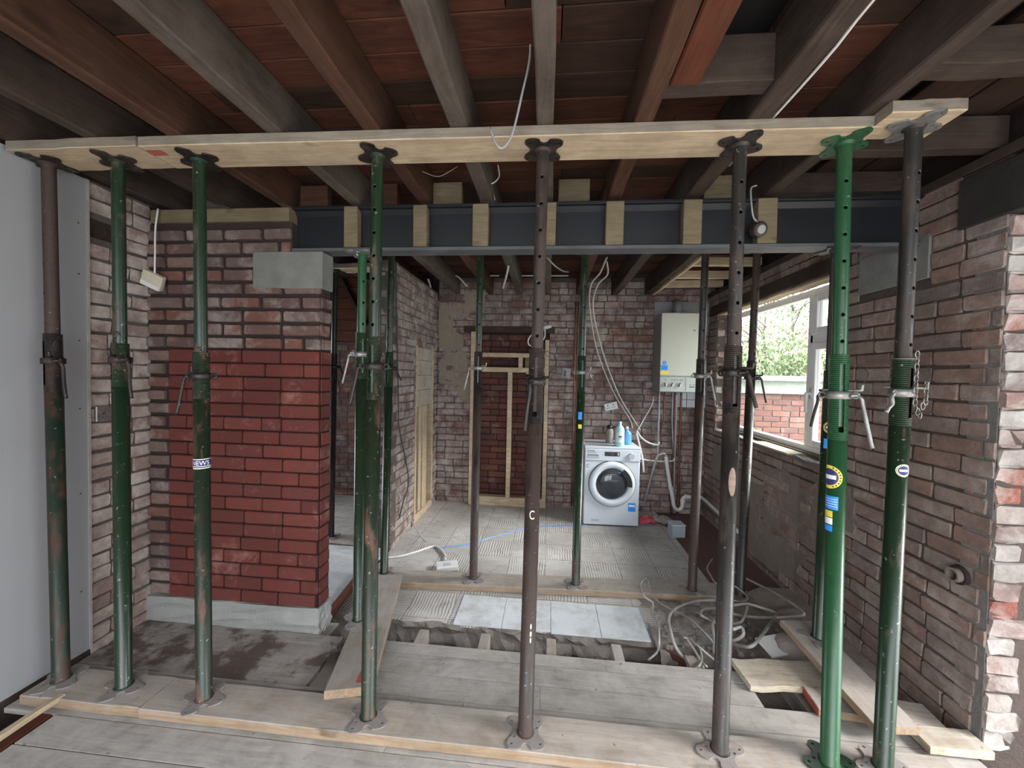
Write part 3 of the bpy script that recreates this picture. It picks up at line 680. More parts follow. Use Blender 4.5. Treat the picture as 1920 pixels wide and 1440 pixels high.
tag(timber('ceiling_batten', (1.16, 2.6, 2.425), (1.16, 4.62, 2.425), .03, .02, M['pine'], n=6, wob=.003), 'thin pale batten under the joist leading to the boiler', 'timber', None, 'thing')

# ------------------------------------------------------------------ steel beam and its timber packers
BY0, BY1, BZ0, BZ1 = 2.10, 2.202, 2.163, 2.412
beam = thing('steel_beam', 'dark blue grey steel beam spanning the opening on padstones', 'beam', (.165, 2.15, BZ0)); 
bx0, bx1 = -1.462, 1.80
def bpart(name, lo, hi, m):
    o = obj(name, bevel(box(lo, hi), .002), m); adopt(o, beam); return o
bpart('bottom_flange', (bx0, BY0, BZ0), (bx1, BY1, BZ0 + .018), M['flange'])
bpart('top_flange', (bx0, BY0, BZ1 - .016), (bx1, BY1, BZ1), M['steel_blue'])
bpart('web', (bx0, 2.147, BZ0 + .018), (bx1, 2.155, BZ1 - .016), M['steel_blue'])
bm = bmesh.new(); add_loft(bm, [[Vector((x, 2.147 - .022, BZ1 - .016)), Vector((x, 2.147, BZ1 - .016)), Vector((x, 2.147, BZ1 - .04))] for x in (bx0, bx1)]); adopt(obj('root_fillet', bm, M['steel_blue']), beam)
wp = [(-1.153, -1.075), (-.758, -.682), (-.43, -.345), (-.083, .016), (.274, .366), (.663, .755), (1.024, 1.117)]
wl = ['first timber packer in the beam web, counted from the padstone pier', 'second timber packer in the beam web from the pier, right of the fourth prop', 'third timber packer in the beam web, with arched grain marks',
      'timber packer in the beam web half hidden behind the rusty prop', 'fifth timber packer in the beam web, plain faced', 'timber packer in the beam web with a large knot at its top', 'timber packer in the beam web behind the hanging round fitting']
for i, (a, b) in enumerate(wp):
    o = obj('web_packer', bevel(box((-(b - a) / 2, 0, -.112), ((b - a) / 2, .050, .112)), .003), M['pine_tan'], None, ((a + b) / 2, 2.094, BZ0 + .018 + .1135), (0, random.uniform(-.012, .012), 0))
    tag(o, wl[i], 'packer', 'timber packers in the steel beam', 'thing')
for i, (a, b, m) in enumerate([(-1.485, -1.315, 'joist_brown'), (-1.03, -.895, 'joist_brown'), (-.683, -.515, 'pine_tan'), (.027, .198, 'pine_tan'), (.80, .965, 'pine_tan')]):
    o = obj('blocking', bevel(box((0, 0, 0), (b - a, .05, .165)), .003), M[m], None, (a, 2.205, BZ1 + .001))
    tag(o, ['brown blocking above the beam end over the pier', 'brown blocking above the beam hidden partly by the fourth prop', 'pale blocking with a nail mark above the beam, right of the fourth prop', 'pale square blocking above the beam, right of the rusty fifth prop', 'tan blocking above the beam beside the sixth prop'][i], 'blocking', 'blocking on top of the beam', 'thing')
tag(timber('wall_plate_timber', (XL + .03, YP + .05, 2.328), (-1.465, YP + .05, 2.328), .11, .074, M['pine_tan'], n=4), 'tan timber plate on top of the old brick pier beside the beam', 'timber', None, 'thing')
pier_pad = obj('padstone', bevel(box((-1.682, YP - .006, 1.952), (-1.268, YP + .108, 2.157)), .004), M['padstone']); adopt(pier_pad, wall_pier)

# ------------------------------------------------------------------ planks for the props
def plank(label, p0, p1, w, t, m, seed=0, cat='plank', group=None, name='timber_plank', wob=.0015, n=8, edge=None):
    if edge is None: edge = M['edge_grey'] if p0[2] > 2 else M['edge_raw'] if m is M['plank'] else None
    return tag(timber(name, p0, p1, w, t, m, n=n, wob=wob, seed=seed, edge=edge), label, cat, group, 'thing')
plank('short pale top plank piece against the plasterboard, above the first two props', (-2.32, 1.566, 2.402), (-1.712, 1.566, 2.402), .178, .041, M['pine'], 1)
plank('long pale top plank held under the joists by five props', (-1.709, 1.572, 2.402), (1.157, 1.618, 2.402), .178, .041, M['pine'], 2)
red_pl = bpy.data.objects['timber_plank.001']; bm = box((-.0, -.06, -.0006), (.07, -.02, .0)); obj('red_paint_mark', bm, M['red_paint'], red_pl)
plank('short pale top plank end held up by the prop with the chain', (1.128, 1.533, 2.404), (1.358, 1.533, 2.404), .156, .041, M['pine'], 3)
plank('short dusty base plank under the first two props by the plasterboard', (-2.28, 1.560, .001), (-1.705, 1.560, .001), .172, .044, M['plank'], 4)
plank('long dusty base plank across the floor under six front props', (-1.702, 1.556, .001), (1.56, 1.560, .001), .172, .044, M['plank'], 5)
plank('dusty base plank on the kitchen slab under the rear row of props', (-1.25, 2.815, -.079), (1.30, 2.94, -.079), .185, .044, M['plank'], 6)
plank('rear top plank under the kitchen joists behind the steel beam', (-1.34, 2.86, 2.402), (1.62, 2.90, 2.402), .178, .041, M['pine'], 7)
plank('dusty base plank in the hall under the dark prop beyond the pier', (-2.25, 3.40, -.079), (XK - .115, 3.36, -.079), .2, .044, M['plank'], 8)
plank('cream top plank in the hall seen beyond the padstone', (-2.25, 3.44, 2.402), (XK - .115, 3.40, 2.402), .178, .041, M['pine'], 9)
wk = plank('walkway plank bridging the floor gap from the front base plank to the kitchen', (-.855, 1.63, .048), (-1.142, 2.735, -.030), .205, .038, M['plank'], 10)
bm = bmesh.new(); add_loft(bm, [[Vector((.03 + a * .04, -.085 + .07 * b + .01 * math.sin(a * 5), .0386 + c)) for a, b in ((0, 0), (1, 0), (2, .1), (2.1, .9), (1, 1), (0, .9))] for c in (0, .0006)])
adopt_o = obj('red_paint_mark', bm, M['red_paint'], wk)
dg = plank('long dusty board lying slanted beside the right brick wall', (1.458, 1.72, .048), (1.415, 2.31, .114), .185, .036, M['plank'], 11)
plank('pale board offcut with a splintered front edge left of the bright green prop', (.985, 2.03, .004), (1.40, 2.06, .004), .185, .03, M['pine_dusty'], 12, wob=.004, edge=M['edge_pale'])
plank('dusty board offcut with a red painted end under the slanted board', (1.235, 1.895, .003), (1.715, 1.855, .003), .13, .036, M['plank'], 13)
bm = box((-.003, -.064, .001), (.001, .064, .035)); obj('painted_end', bm, M['red_paint'], bpy.data.objects['timber_plank.%03d' % 12])
plank('small bright pine offcut on the floor at the foot of the whitened brick end', (1.55, 1.735, .012), (1.785, 1.735, .012), .105, .033, M['pine_dusty'], 14, edge=M['edge_pale'])
plank('pale batten lying on the floor edge against the plasterboard wall', (-2.10, 1.50, .030), (-2.135, .95, .002), .028, .022, M['pine'], 15, cat='batten', name='timber_batten')
plank('reddish batten along the edge of the hall floor beside the walkway plank', (-1.34, 2.24, -.06), (-1.375, 2.80, -.045), .04, .04, M['joist_orange'], 16, cat='batten', name='timber_batten')
o = obj('plastic_sheet_offcut', bevel(box((0, 0, 0), (.26, .12, .012)), .002), M['white_plastic'], None, (1.235, 2.205, -.01), (.25, -.02, .32)); tag(o, 'white plastic offcut tucked under the slanted board near the soil', 'offcut', None, 'thing')

# ------------------------------------------------------------------ adjustable steel props
def plate_bm(t=.006, s=.075):
    """butterfly plate: four lobes, waisted on every side, with nail holes"""
    q = s * .76; k = s / .075
    quarter = [(.0, -.046), (.014, -.054), (.020, -.071), (.042, -.075), (.064, -.070), (.074, -.054), (.070, -.034), (.056, -.018)]
    o = quarter + [(.052, 0)] + [(x, -y) for x, y in quarter[::-1]] + [(-x, -y) for x, y in quarter[1:]] + [(-.052, 0)] + [(-x, y) for x, y in quarter[:0:-1]]
    o = [(x * k, y * k) for x, y in o]
    o = [(p.x, p.y) for p in smooth_path([(x, y, 0) for x, y in o + [o[0]]], 2)[:-1]]
    bm = bmesh.new(); vs = [bm.verts.new((x, y, 0)) for x, y in o]; es = [bm.edges.new((vs[i], vs[(i + 1) % len(vs)])) for i in range(len(vs))]
    for hx, hy in ((q, q * .9), (-q, q * .9), (q, -q * .9), (-q, -q * .9), (q * .8, q * .35), (-q * .8, -q * .35)):
        hv = [bm.verts.new((hx + .006 * math.cos(k * math.pi / 3), hy + .006 * math.sin(k * math.pi / 3), 0)) for k in range(6)]
        es += [bm.edges.new((hv[i], hv[(i + 1) % 6])) for i in range(6)]
    bmesh.ops.triangle_fill(bm, use_beauty=True, use_dissolve=False, edges=es)
    g = bmesh.ops.extrude_face_region(bm, geom=list(bm.faces)); bmesh.ops.translate(bm, verts=[v for v in g['geom'] if isinstance(v, bmesh.types.BMVert)], vec=(0, 0, t))
    return bm
def tube_with_holes(r, z0, z1, holes, n=24, hr=.0068, seg=.25):
    """holes: list of (z, column); each opens a round hole through the skin"""
    zs = [z0]
    for z, _ in sorted(holes): zs += [z - .0085, z, z + .0085]
    zs.append(z1); zs = sorted(set(round(z, 5) for z in zs if z0 <= z <= z1))
    bm = bmesh.new(); R = [[bm.verts.new(p) for p in ring((0, 0, z), r, n)] for z in zs]
    cut = {}
    for z, c in holes:
        if z - .0085 < z0 or z + .0085 > z1: continue
        k = zs.index(round(z - .0085, 5)); cut[(k, c % n)] = (z, c)
    skip = {(k + a, (c + b) % n) for k, c in cut for a in (0, 1) for b in (0, 1)}
    for k in range(len(zs) - 1):
        for i in range(n):
            if (k, i) not in skip: bm.faces.new((R[k][i], R[k][(i + 1) % n], R[k + 1][(i + 1) % n], R[k + 1][i]))
    for (k, c), (z, _) in cut.items():
        m1, m2 = (c + 1) % n, (c + 2) % n
        loop = [R[k][c], R[k][m1], R[k][m2], R[k + 1][m2], R[k + 2][m2], R[k + 2][m1], R[k + 2][c], R[k + 1][c]]
        a0 = 2 * math.pi * (c + 1) / n; t = Vector((-math.sin(a0), math.cos(a0), 0)); nn = Vector((math.cos(a0), math.sin(a0), 0))
        def rg(d): return [bm.verts.new(nn * (r - d) + t * (hr * math.cos(w)) + Vector((0, 0, z + hr * math.sin(w)))) for w in [math.radians(q) for q in (225, 270, 315, 0, 45, 90, 135, 180)]]
        i1, i2 = rg(.0004), rg(.0045)
        for A, B in ((loop, i1), (i1, i2)):
            for i in range(8): bm.faces.new((A[i], A[(i + 1) % 8], B[(i + 1) % 8], B[i]))
    return bm
def thread_bm(r, z0, z1, slot_col=None, n=24, pitch=.0075):
    bm = bmesh.new(); zs = []; z = z0
    while z < z1 - .001: zs += [(z, r - .0005), (z + pitch * .45, r + .0016)]; z += pitch
    zs.append((z1, r)); R = [[bm.verts.new(p) for p in ring((0, 0, z), rr, n)] for z, rr in zs]
    for k in range(len(R) - 1):
        for i in range(n):
            if slot_col is not None and (i - slot_col) % n in (0, 1) and z0 + .03 < zs[k][0] < z1 - .035: continue
            bm.faces.new((R[k][i], R[k][(i + 1) % n], R[k + 1][(i + 1) % n], R[k + 1][i]))
    return bm
def make_prop(label, base, top, zc, mo, mi, face=-90, hand=None, collar='iron', rotb=0, rott=0, th=(-.14, .12), bands=None, name='steel_prop', hl=.13, gap=.13, platem='plate_dust', topm=None, slot=True, ro=.0302, ri=.0242, group='steel props holding up the ceiling', lugs=True):
    base, top = Vector(base), Vector(top); ax = top - base; L = ax.length
    q = ax.to_track_quat('Z', 'Y'); eu = Vector((0, 0, 1)).rotation_difference(ax).to_euler()
    P = thing(name, label, 'prop', base, eu, group)
    col = int(round((face) / 15.0)) - 1
    mm = lambda x: M[x] if isinstance(x, str) else x
    obj('base_plate', plate_bm(), mm(platem), P, (0, 0, .0003), (0, 0, math.radians(rotb)))
    obj('top_plate', plate_bm(), mm(topm or collar), P, (0, 0, L - .0065), (0, 0, math.radians(rott)))
    hc = zc - base.z                                     # collar height along the tube
    bm = bmesh.new(); add_lathe(bm, [(ro + .006, .006), (ro, .012), (ro, hc + th[0])], 24); obj('outer_tube', bm, mm(mo), P, smooth=True)
    obj('screw_thread', thread_bm(ro, hc + th[0], hc + th[1], col if slot else None), mm('iron' if mo in ('prop_rust', 'prop_dark', 'prop_mid') else mo), P)
    zt = hc + th[1]; holes = []; z = zt + .05
    while z < L - .1: holes.append((z, col)); z += gap
    z = hc + .02
    obj('inner_tube', tube_with_holes(ri, hc - .12, L - .006, holes), mm(mi), P, smooth=True)
    bm = bmesh.new(); add_lathe(bm, [(ri, L - .016), (ri + .009, L - .007)], 20, False); obj('weld', bm, mm(mi), P, smooth=True)
    # nut with two eyes, pin and handle
    bm = bmesh.new(); add_lathe(bm, [(ro + .002, hc - .017), (ro + .0095, hc - .015), (ro + .0095, hc + .010), (ro + .002, hc + .013)], 20, False)
    a = math.radians(hand if hand is not None else face)
    cl = obj('collar_nut', bm, mm(collar), P, smooth=True)
    if lugs:
        for sgn in (1, -1):
            e = bmesh.new(); c = Vector((math.cos(a), math.sin(a), 0)) * sgn * (ro + .019) + Vector((0, 0, hc - .002))
            tq = Vector((-math.sin(a), math.cos(a), 0)); R_ = []
            for i in range(13):
                w = 2 * math.pi * i / 12; d = Vector((math.cos(a), math.sin(a), 0)) * math.cos(w) + Vector((0, 0, 1)) * math.sin(w)
                R_.append(c + d * .0105)
            for i in range(12):
                pass
            add_tube(e, R_, .0042, 6, 0); obj('eye', e, mm(collar), cl, smooth=True)
    d = Vector((math.cos(a), math.sin(a), 0)); t = Vector((-math.sin(a), math.cos(a), 0))
    p0 = d * (ro + .008) + Vector((0, 0, hc - .004)) - t * .02
    hb = bmesh.new(); sl = .028 if hand is not None else .01
    add_tube(hb, [p0, d * (ro + .022) + Vector((0, 0, hc - .002)), d * (ro + .036) + Vector((0, 0, hc - .014)), d * (ro + .040) + Vector((0, 0, hc - .04)) + t * .004, d * (ro + .040 + sl * .5) + Vector((0, 0, hc - .04 - hl * .5)), d * (ro + .040 + sl) + Vector((0, 0, hc - .04 - hl))], .0068, 8, 4)
    obj('handle', hb, mm(collar), P, smooth=True)
    pf = math.radians(face + 55); pd = Vector((math.cos(pf), math.sin(pf), 0)); pb = bmesh.new()
    add_tube(pb, [pd * -(ro + .02) + Vector((0, 0, hc + .017)), pd * (ro + .028) + Vector((0, 0, hc + .017)), pd * (ro + .036) + Vector((0, 0, hc + .024)), pd * (ro + .038) + Vector((0, 0, hc + .040))], .0055, 8, 3)
    obj('pin', pb, mm('zinc' if collar == 'zinc' else 'iron'), P, smooth=True)
    wb = bmesh.new(); wq = Vector((-math.sin(pf), math.cos(pf), 0))
    add_tube(wb, [pd * (ro + .036) + Vector((0, 0, hc + .034)), pd * (ro + .05) + Vector((0, 0, hc + .08)) + wq * .02, pd * (ro + .02) + Vector((0, 0, hc + .115)) + wq * .03, pd * (ri + .004) + Vector((0, 0, hc + .12)), pd * (ri + .012) + wq * .03 + Vector((0, 0, hc + .10))], .0011, 5, 4)
    obj('pin_wire', wb, mm('iron'), P, smooth=True)
    P['hc'] = hc
    return P
def zpx(px, py, y): return at_y(px, py, y).z
FB = .0452; FT = 2.4018
p1 = make_prop('prop with rusty brown top tube and green lower tube, against the plasterboard wall', (-2.206, 1.568, FB), (-2.255, 1.575, FT), zpx(105, 676, 1.57), 'prop_mid', 'prop_rust', face=-100, hand=-15, rotb=25, rott=20)
p2 = make_prop('dark green prop in front of the alcove beside the hanging white box', (-1.888, 1.57, FB), (-1.915, 1.58, FT), zpx(232, 674, 1.57), 'prop_green', 'prop_green', face=-125, hand=-20, rotb=40, rott=35, th=(-.12, .07))
p3 = make_prop('green prop with a white lettered band, in front of the new red bricks', (-1.475, 1.551, FB), (-1.535, 1.59, FT), zpx(373, 704, 1.57), 'prop_teal', 'prop_green', face=-130, hand=-165, rotb=40, rott=35, th=(-.10, .10))
p4 = make_prop('speckled dark green prop with a rusty threaded collar, in front of the walkway plank', (-.724, 1.55, FB), (-.735, 1.60, FT), zpx(700, 686, 1.57), 'prop_teal', 'prop_green', face=-95, hand=-170, rotb=20, rott=30, gap=.095)
p5 = make_prop('rusty brown prop at the centre with a pale paint flake on it', (-.063, 1.551, FB), (-.046, 1.60, FT), zpx(1008, 715, 1.57), 'prop_rust', 'prop_rust', face=-88, hand=-110, rotb=5, rott=5, th=(-.17, .13), gap=.105, hl=.15)
p6 = make_prop('dark grey brown prop with a rusty foot, right of the central prop', (.697, 1.565, FB), (.712, 1.61, FT), zpx(1377, 698, 1.57), 'prop_dark', 'prop_dark', face=-85, hand=-60, rotb=-35, rott=-25, th=(-.16, .10), gap=.115, hl=.09)
p7 = make_prop('bright green prop with blue and yellow stickers', (1.093, 1.56, FB), (1.093, 1.62, FT), zpx(1570, 740, 1.57), 'prop_bright', 'prop_bright', face=-100, hand=-45, collar='zinc', rotb=-38, rott=-30, th=(-.17, .15), gap=.10, hl=.15, topm='prop_bright', platem='prop_green')
p8 = make_prop('dark green prop with a hanging chain and an oval sticker, nearest the brick wall', (1.284, 1.566, FB), (1.262, 1.535, 2.4038), zpx(1690, 735, 1.56), 'prop_green', 'prop_dark', face=-78, hand=-150, collar='zinc', rotb=-40, rott=-35, th=(-.12, .12), gap=.10, hl=.03)
s2 = make_prop('dark green rear prop at the corner of the kitchen side wall', (-1.215, 2.835, -.0345), (-1.20, 2.87, FT), zpx(727, 690, 2.85), 'prop_green', 'prop_green', face=-90, hand=0, rotb=30, hl=.05)
s3 = make_prop('brown and green rear prop in front of the timber framed doorway', (-.53, 2.85, -.0345), (-.525, 2.88, FT), zpx(905, 690, 2.86), 'prop_rust', 'prop_green', face=-75, hand=-165, collar='zinc', rotb=15, gap=.15)
s4 = make_prop('green rear prop with a blue and yellow tag, left of the washing machine', (.228, 2.87, -.0345), (.235, 2.90, FT), zpx(1091, 698, 2.88), 'prop_green', 'prop_green', face=-80, hand=-20, collar='zinc', rotb=10, gap=.15, hl=.03)
s5 = make_prop('dark rear prop in front of the boiler', (1.06, 2.90, -.0345), (1.075, 2.90, FT), zpx(1320, 705, 2.9), 'prop_rust', 'prop_dark', face=-85, hand=-25, collar='zinc', rotb=20, gap=.15)
s6 = make_prop('dark rear prop half hidden behind the dark grey brown front prop', (1.42, 2.96, -.079), (1.43, 2.92, FT), zpx(1400, 708, 2.9), 'prop_dark', 'prop_rust', face=-80, hand=-30, rotb=0, gap=.15)
s1 = make_prop('dark prop in the hall beyond the red brick pier', (-1.97, 3.40, -.0345), (-1.965, 3.43, FT), zpx(626, 687, 3.4), 'prop_dark', 'prop_green', face=-80, hand=10, rotb=15, hl=.06)
b1 = make_prop('green prop standing on the walkway plank under the beam', (-1.072, 2.15, .0505), (-1.072, 2.152, BZ0 - .0005), zpx(688, 664, 2.15), 'prop_green', 'prop_bright', face=-40, hand=-150, collar='zinc', rotb=30, gap=.12)
b2 = make_prop('dark green prop on the slanted board under the right end of the beam', (1.447, 2.18, .1385), (1.437, 2.152, BZ0 - .0005), zpx(1552, 738, 2.17), 'prop_green', 'prop_dark', face=-60, hand=-170, rotb=20, gap=.12)
# chain on the last prop
bm = bmesh.new(); hc = p8['hc']; pts = []
for i in range(9): pts.append(Vector((.012, -.042, hc + .135 - i * .021)))
for i in range(5): pts.append(Vector((.012 + i * .008, -.044, hc - .054 - .012 * (2 - abs(i - 2)) + (i > 2) * .02 * (i - 2))))
for i in range(4): pts.append(Vector((.046, -.042, hc - .03 + i * .02)))
for i, p in enumerate(pts):
    L_ = [];
    for j in range(11):
        w = 2 * math.pi * j / 10; u = Vector((math.cos(w) * .0065, 0, math.sin(w) * .013))
        if i % 2: u = Vector((0, u.x, u.z))
        L_.append(p + u)
    add_tube(bm, L_, .0020, 5, 0)
obj('chain', bm, M['zinc'], p8, smooth=True)
bm = bmesh.new(); add_lathe(bm, [(.031, hc + .118), (.038, hc + .119), (.038, hc + .122), (.031, hc + .123)], 20, False); obj('washer', bm, M['zinc'], p8, smooth=True)
# stickers wrapped on the tubes: thin curved patches
def wrap(name, P, r, ang, z, wdt, hgt, m, shape='rect', n=14, rin=0.0, parent=None, lift=.0006):
    bm = bmesh.new()
    if shape == 'rect':
        R_ = []
        for k in range(n + 1):
            a = math.radians(ang) + (k / n - .5) * wdt / r; R_.append([Vector(((r + d) * math.cos(a), (r + d) * math.sin(a), z + s * hgt / 2)) for d, s in ((0, -1), (lift, -1), (lift, 1), (0, 1))])
        add_loft(bm, R_)
    else:
        def pt(u, v, d): a = math.radians(ang) + u / r; return Vector(((r + d) * math.cos(a), (r + d) * math.sin(a), z + v))
        seg = 28; cs = [1.0, .8, .6, .4, .2]; prev = None
        for c in cs:
            if c < rin: break
            cur = [bm.verts.new(pt(c * wdt / 2 * math.cos(2 * math.pi * i / seg), c * hgt / 2 * math.sin(2 * math.pi * i / seg), lift)) for i in range(seg)]
            if prev:
                for i in range(seg): bm.faces.new((prev[i], prev[(i + 1) % seg], cur[(i + 1) % seg], cur[i]))
            prev = cur
        bm.faces.new(prev)
    return obj(name, bm, m, parent or P, smooth=False)
def bend_text(name, body, P, r, ang, z, size, m, parent=None, lift=.0016, sx=1.0, roll=0):
    o = text(name, body, size, m, parent or P, None, None, .0, sx); me = o.data; o.scale = (1, 1, 1)
    c, s = math.cos(roll), math.sin(roll)
    for v in me.vertices:
        x, y = v.co.x * sx * c - v.co.y * s, v.co.x * sx * s + v.co.y * c
        a = math.radians(ang) + x / r; v.co = Vector(((r + lift) * math.cos(a), (r + lift) * math.sin(a), z + y))
    return o
Z3 = zpx(380, 869, 1.55) - FB
bd = wrap('lettered_band', p3, .0302, -52, Z3, .10, .030, M['navy'])
bend_text('band_lettering', 'NEWS', p3, .0302, -60, Z3 + .001, .026, M['white_label'], bd, sx=.95)
wrap('band_line', p3, .0302, -52, Z3 - .021, .10, .004, M['white_label'], parent=bd, lift=.001); wrap('band_line', p3, .0302, -52, Z3 - .013, .10, .003, M['white_label'], parent=bd, lift=.0012); wrap('band_line', p3, .0302, -52, Z3 + .018, .10, .003, M['white_label'], parent=bd, lift=.001)
def round_sticker(P, ang, z, d, txt):
    a = wrap('round_sticker', P, .0302, ang, z, d, d, M['yellow'] if d > .05 else M['cream_label'], 'disc')
    wrap('sticker_rim', P, .0302, ang, z, d * .72, d * .72, M['navy'], 'disc', parent=a, lift=.0010)
    wrap('sticker_bar', P, .0302, ang, z, d * .55, d * .17, M['white_label'], parent=a, lift=.0014)
    for i in range(22):                                    # the worn, unreadable lettering round the rim
        w = 2 * math.pi * i / 22
        if i in (5, 6, 16, 17): continue
        wrap('rim_mark', P, .0302, ang + math.degrees(math.cos(w) * d * .43 / .0302), z + math.sin(w) * d * .43, d * .055, d * .055, M['ink'], n=2, parent=a, lift=.0014)
Z7 = zpx(1565, 900, 1.53) - FB
round_sticker(p7, -172, Z7, .088, '')
st = wrap('blue_sticker', p7, .0302, -174, Z7 - .096, .066, .05, M['blue_label'])
for i in range(4): wrap('sticker_line', p7, .0302, -160, Z7 - .082 - i * .009, .045, .0016, M['white_label'], parent=st, lift=.001)
wrap('yellow_sticker', p7, .0302, -184, Z7 - .139, .045, .024, M['yellow']); wrap('white_sticker', p7, .0302, -184, Z7 - .166, .045, .024, M['white_label']); wrap('lower_blue_sticker', p7, .0302, -184, Z7 - .193, .045, .022, M['blue_label'])
Z8 = zpx(1686, 880, 1.54) - FB
round_sticker(p8, -95, Z8, .046, '')
wrap('blue_tag', s4, .0302, -100, zpx(1090, 780, 2.85) + .0345, .03, .055, M['blue_label']); wrap('yellow_tag', s4, .0302, -95, zpx(1090, 800, 2.85) + .0345, .025, .03, M['yellow'])
wrap('blue_sticker', b2, .0302, -110, zpx(1545, 830, 2.17) - .1385, .05, .05, M['blue_label']); round_sticker(b2, -110, zpx(1545, 800, 2.17) - .1385, .06, '')
bend_text('chalk_mark', 'C', p5, .0302, -88, zpx(1000, 965, 1.55) - FB, .05, M['cream_label'], sx=.6)
wrap('rust_patch', p6, .0302, -92, zpx(1384, 905, 1.55) - FB, .026, .11, M['pink_scab'], 'disc')
for dz, w_ in ((.0, .006), (-.03, .008), (-.055, .006)): wrap('paint_flake', p5, .0302, -70, zpx(1000, 1170, 1.55) - FB + dz, w_, .022, M['cream_label'], 'disc')
# ------------------------------------------------------------------ kitchen window (uPVC, in the right wall) and what lies outside
win = obj('window_1', box((1.925, WY0, WZ0), (1.985, WY0 + .055, 2.17)), M['upvc']); tag(win, kind='structure')
def wbar(name, lo, hi, m=None, par=None):
    o = obj(name, bevel(box(lo, hi), .004), m or M['upvc']); o.parent = par or win; return o
x0, x1 = 1.925, 1.985; MY = 3.115; TZ = 1.80
wbar('far_jamb', (x0, WY1 - .055, WZ0), (x1, WY1, 2.17)); wbar('head', (x0, WY0, 2.115), (x1, WY1, 2.17)); wbar('sill_frame', (x0 - .004, WY0, WZ0), (x1, WY1, WZ0 + .065))
wbar('mullion', (x0 - .002, MY - .03, WZ0), (x1, MY + .03, 2.17)); wbar('transom', (x0 - .002, WY0, TZ - .03), (x1, MY, TZ + .03))
def sash(name, ya, yb, za, zb):
    s = wbar(name, (x0 - .014, ya, za), (x0 + .03, ya + .05, zb))
    for lo, hi in (((x0 - .014, yb - .05, za), (x0 + .03, yb, zb)), ((x0 - .014, ya + .05, za), (x0 + .03, yb - .05, za + .05)), ((x0 - .014, ya + .05, zb - .05), (x0 + .03, yb - .05, zb))): wbar('sash_rail', lo, hi, par=s)
    wbar('pane', (x0 + .006, ya + .05, za + .05), (x0 + .010, yb - .05, zb - .05), M['glass'], s); return s
sash('opening_sash', WY0 + .055, MY - .03, WZ0 + .065, TZ - .03); sash('top_light_sash', WY0 + .055, MY - .03, TZ + .03, 2.115)
wbar('pane', (1.955, MY + .03, WZ0 + .065), (1.960, WY1 - .055, 2.115), M['glass'])
bm = bmesh.new(); add_tube(bm, [(x0 - .012, MY - .055, 1.40), (x0 - .045, MY - .055, 1.40), (x0 - .05, MY - .055, 1.385), (x0 - .045, MY - .05, 1.26)], .011, 8, 4); add_box(bm, (x0 - .02, MY - .07, 1.36), (x0 - .01, MY - .04, 1.44)); obj('window_handle', bm, M['white_plastic'], win, smooth=True)
tag(timber('sill_strip', (1.90, 2.75, WZ0 + .004), (1.90, 4.36, WZ0 + .004), .05, .022, M['pine_tan'], n=5), 'pale timber strip along the foot of the kitchen window frame', 'timber', None, 'thing')
tag(timber('sill_board', (1.80, 3.02, WZ0 + .006), (1.80, 3.55, WZ0 + .006), .13, .012, M['pine'], n=3), 'loose pale board lying on the kitchen window ledge', 'board', None, 'thing')
gb = bmesh.new(); add_box(gb, (1.99, -3, -.5), (9, 16, -.25)); tag(obj('ground', gb, M['lawn']), kind='structure')
GY = 5.75
gw = brick_wall('garden_wall', (2.15, GY), 0, 4.6, -.25, 1.30, M['brick_garden'], M['mortar_pale'], seed=31, bl=.235, rough=.7, limit=240, thick=.22)
gw['kind'] = 'thing'; gw['label'] = 'red brick garden wall with a grey coping, outside the kitchen window'; gw['category'] = 'wall'
adopt(obj('render_band', box((2.12, GY - .03, 1.30), (6.8, GY + .24, 1.475)), M['render_band']), gw)
for i in range(6): adopt(obj('coping_slab', bevel(box((2.1 + i * .79, GY - .07, 1.475), (2.1 + i * .79 + .785, GY + .28, 1.545)), .006), M['coping']), gw)
def leaves(name, c, rad, n, seed, size, par, m='leaf'):
    r = random.Random(seed); bm = bmesh.new()
    for i in range(n):
        d = Vector((r.gauss(0, 1), r.gauss(0, 1), r.gauss(0, 1))); d.normalize(); d *= r.random() ** .45
        p = Vector(c) + Vector((d.x * rad[0], d.y * rad[1], d.z * rad[2])); q = Euler((r.uniform(0, 6), r.uniform(0, 6), r.uniform(0, 6))).to_matrix(); s = size * r.uniform(.6, 1.3)
        bm.faces.new([bm.verts.new(p + q @ Vector(v)) for v in ((-s, 0, 0), (0, -s * .5, s * .1), (s, 0, 0), (0, s * .5, s * .1))])
    o = obj(name, bm, M[m], par); o['kind'] = 'stuff'; return o
hd = thing('garden_shrub', 'dense green shrub growing behind the garden wall', 'shrub', (3.6, 7.3, -.25))
leaves('foliage', (.7, 0, 1.95), (1.8, .7, .62), 4200, 3, .045, hd); tube('stem', [(0, 0, 0), (.1, 0, .9), (.0, .05, 1.7)], .05, M['bark'], hd)
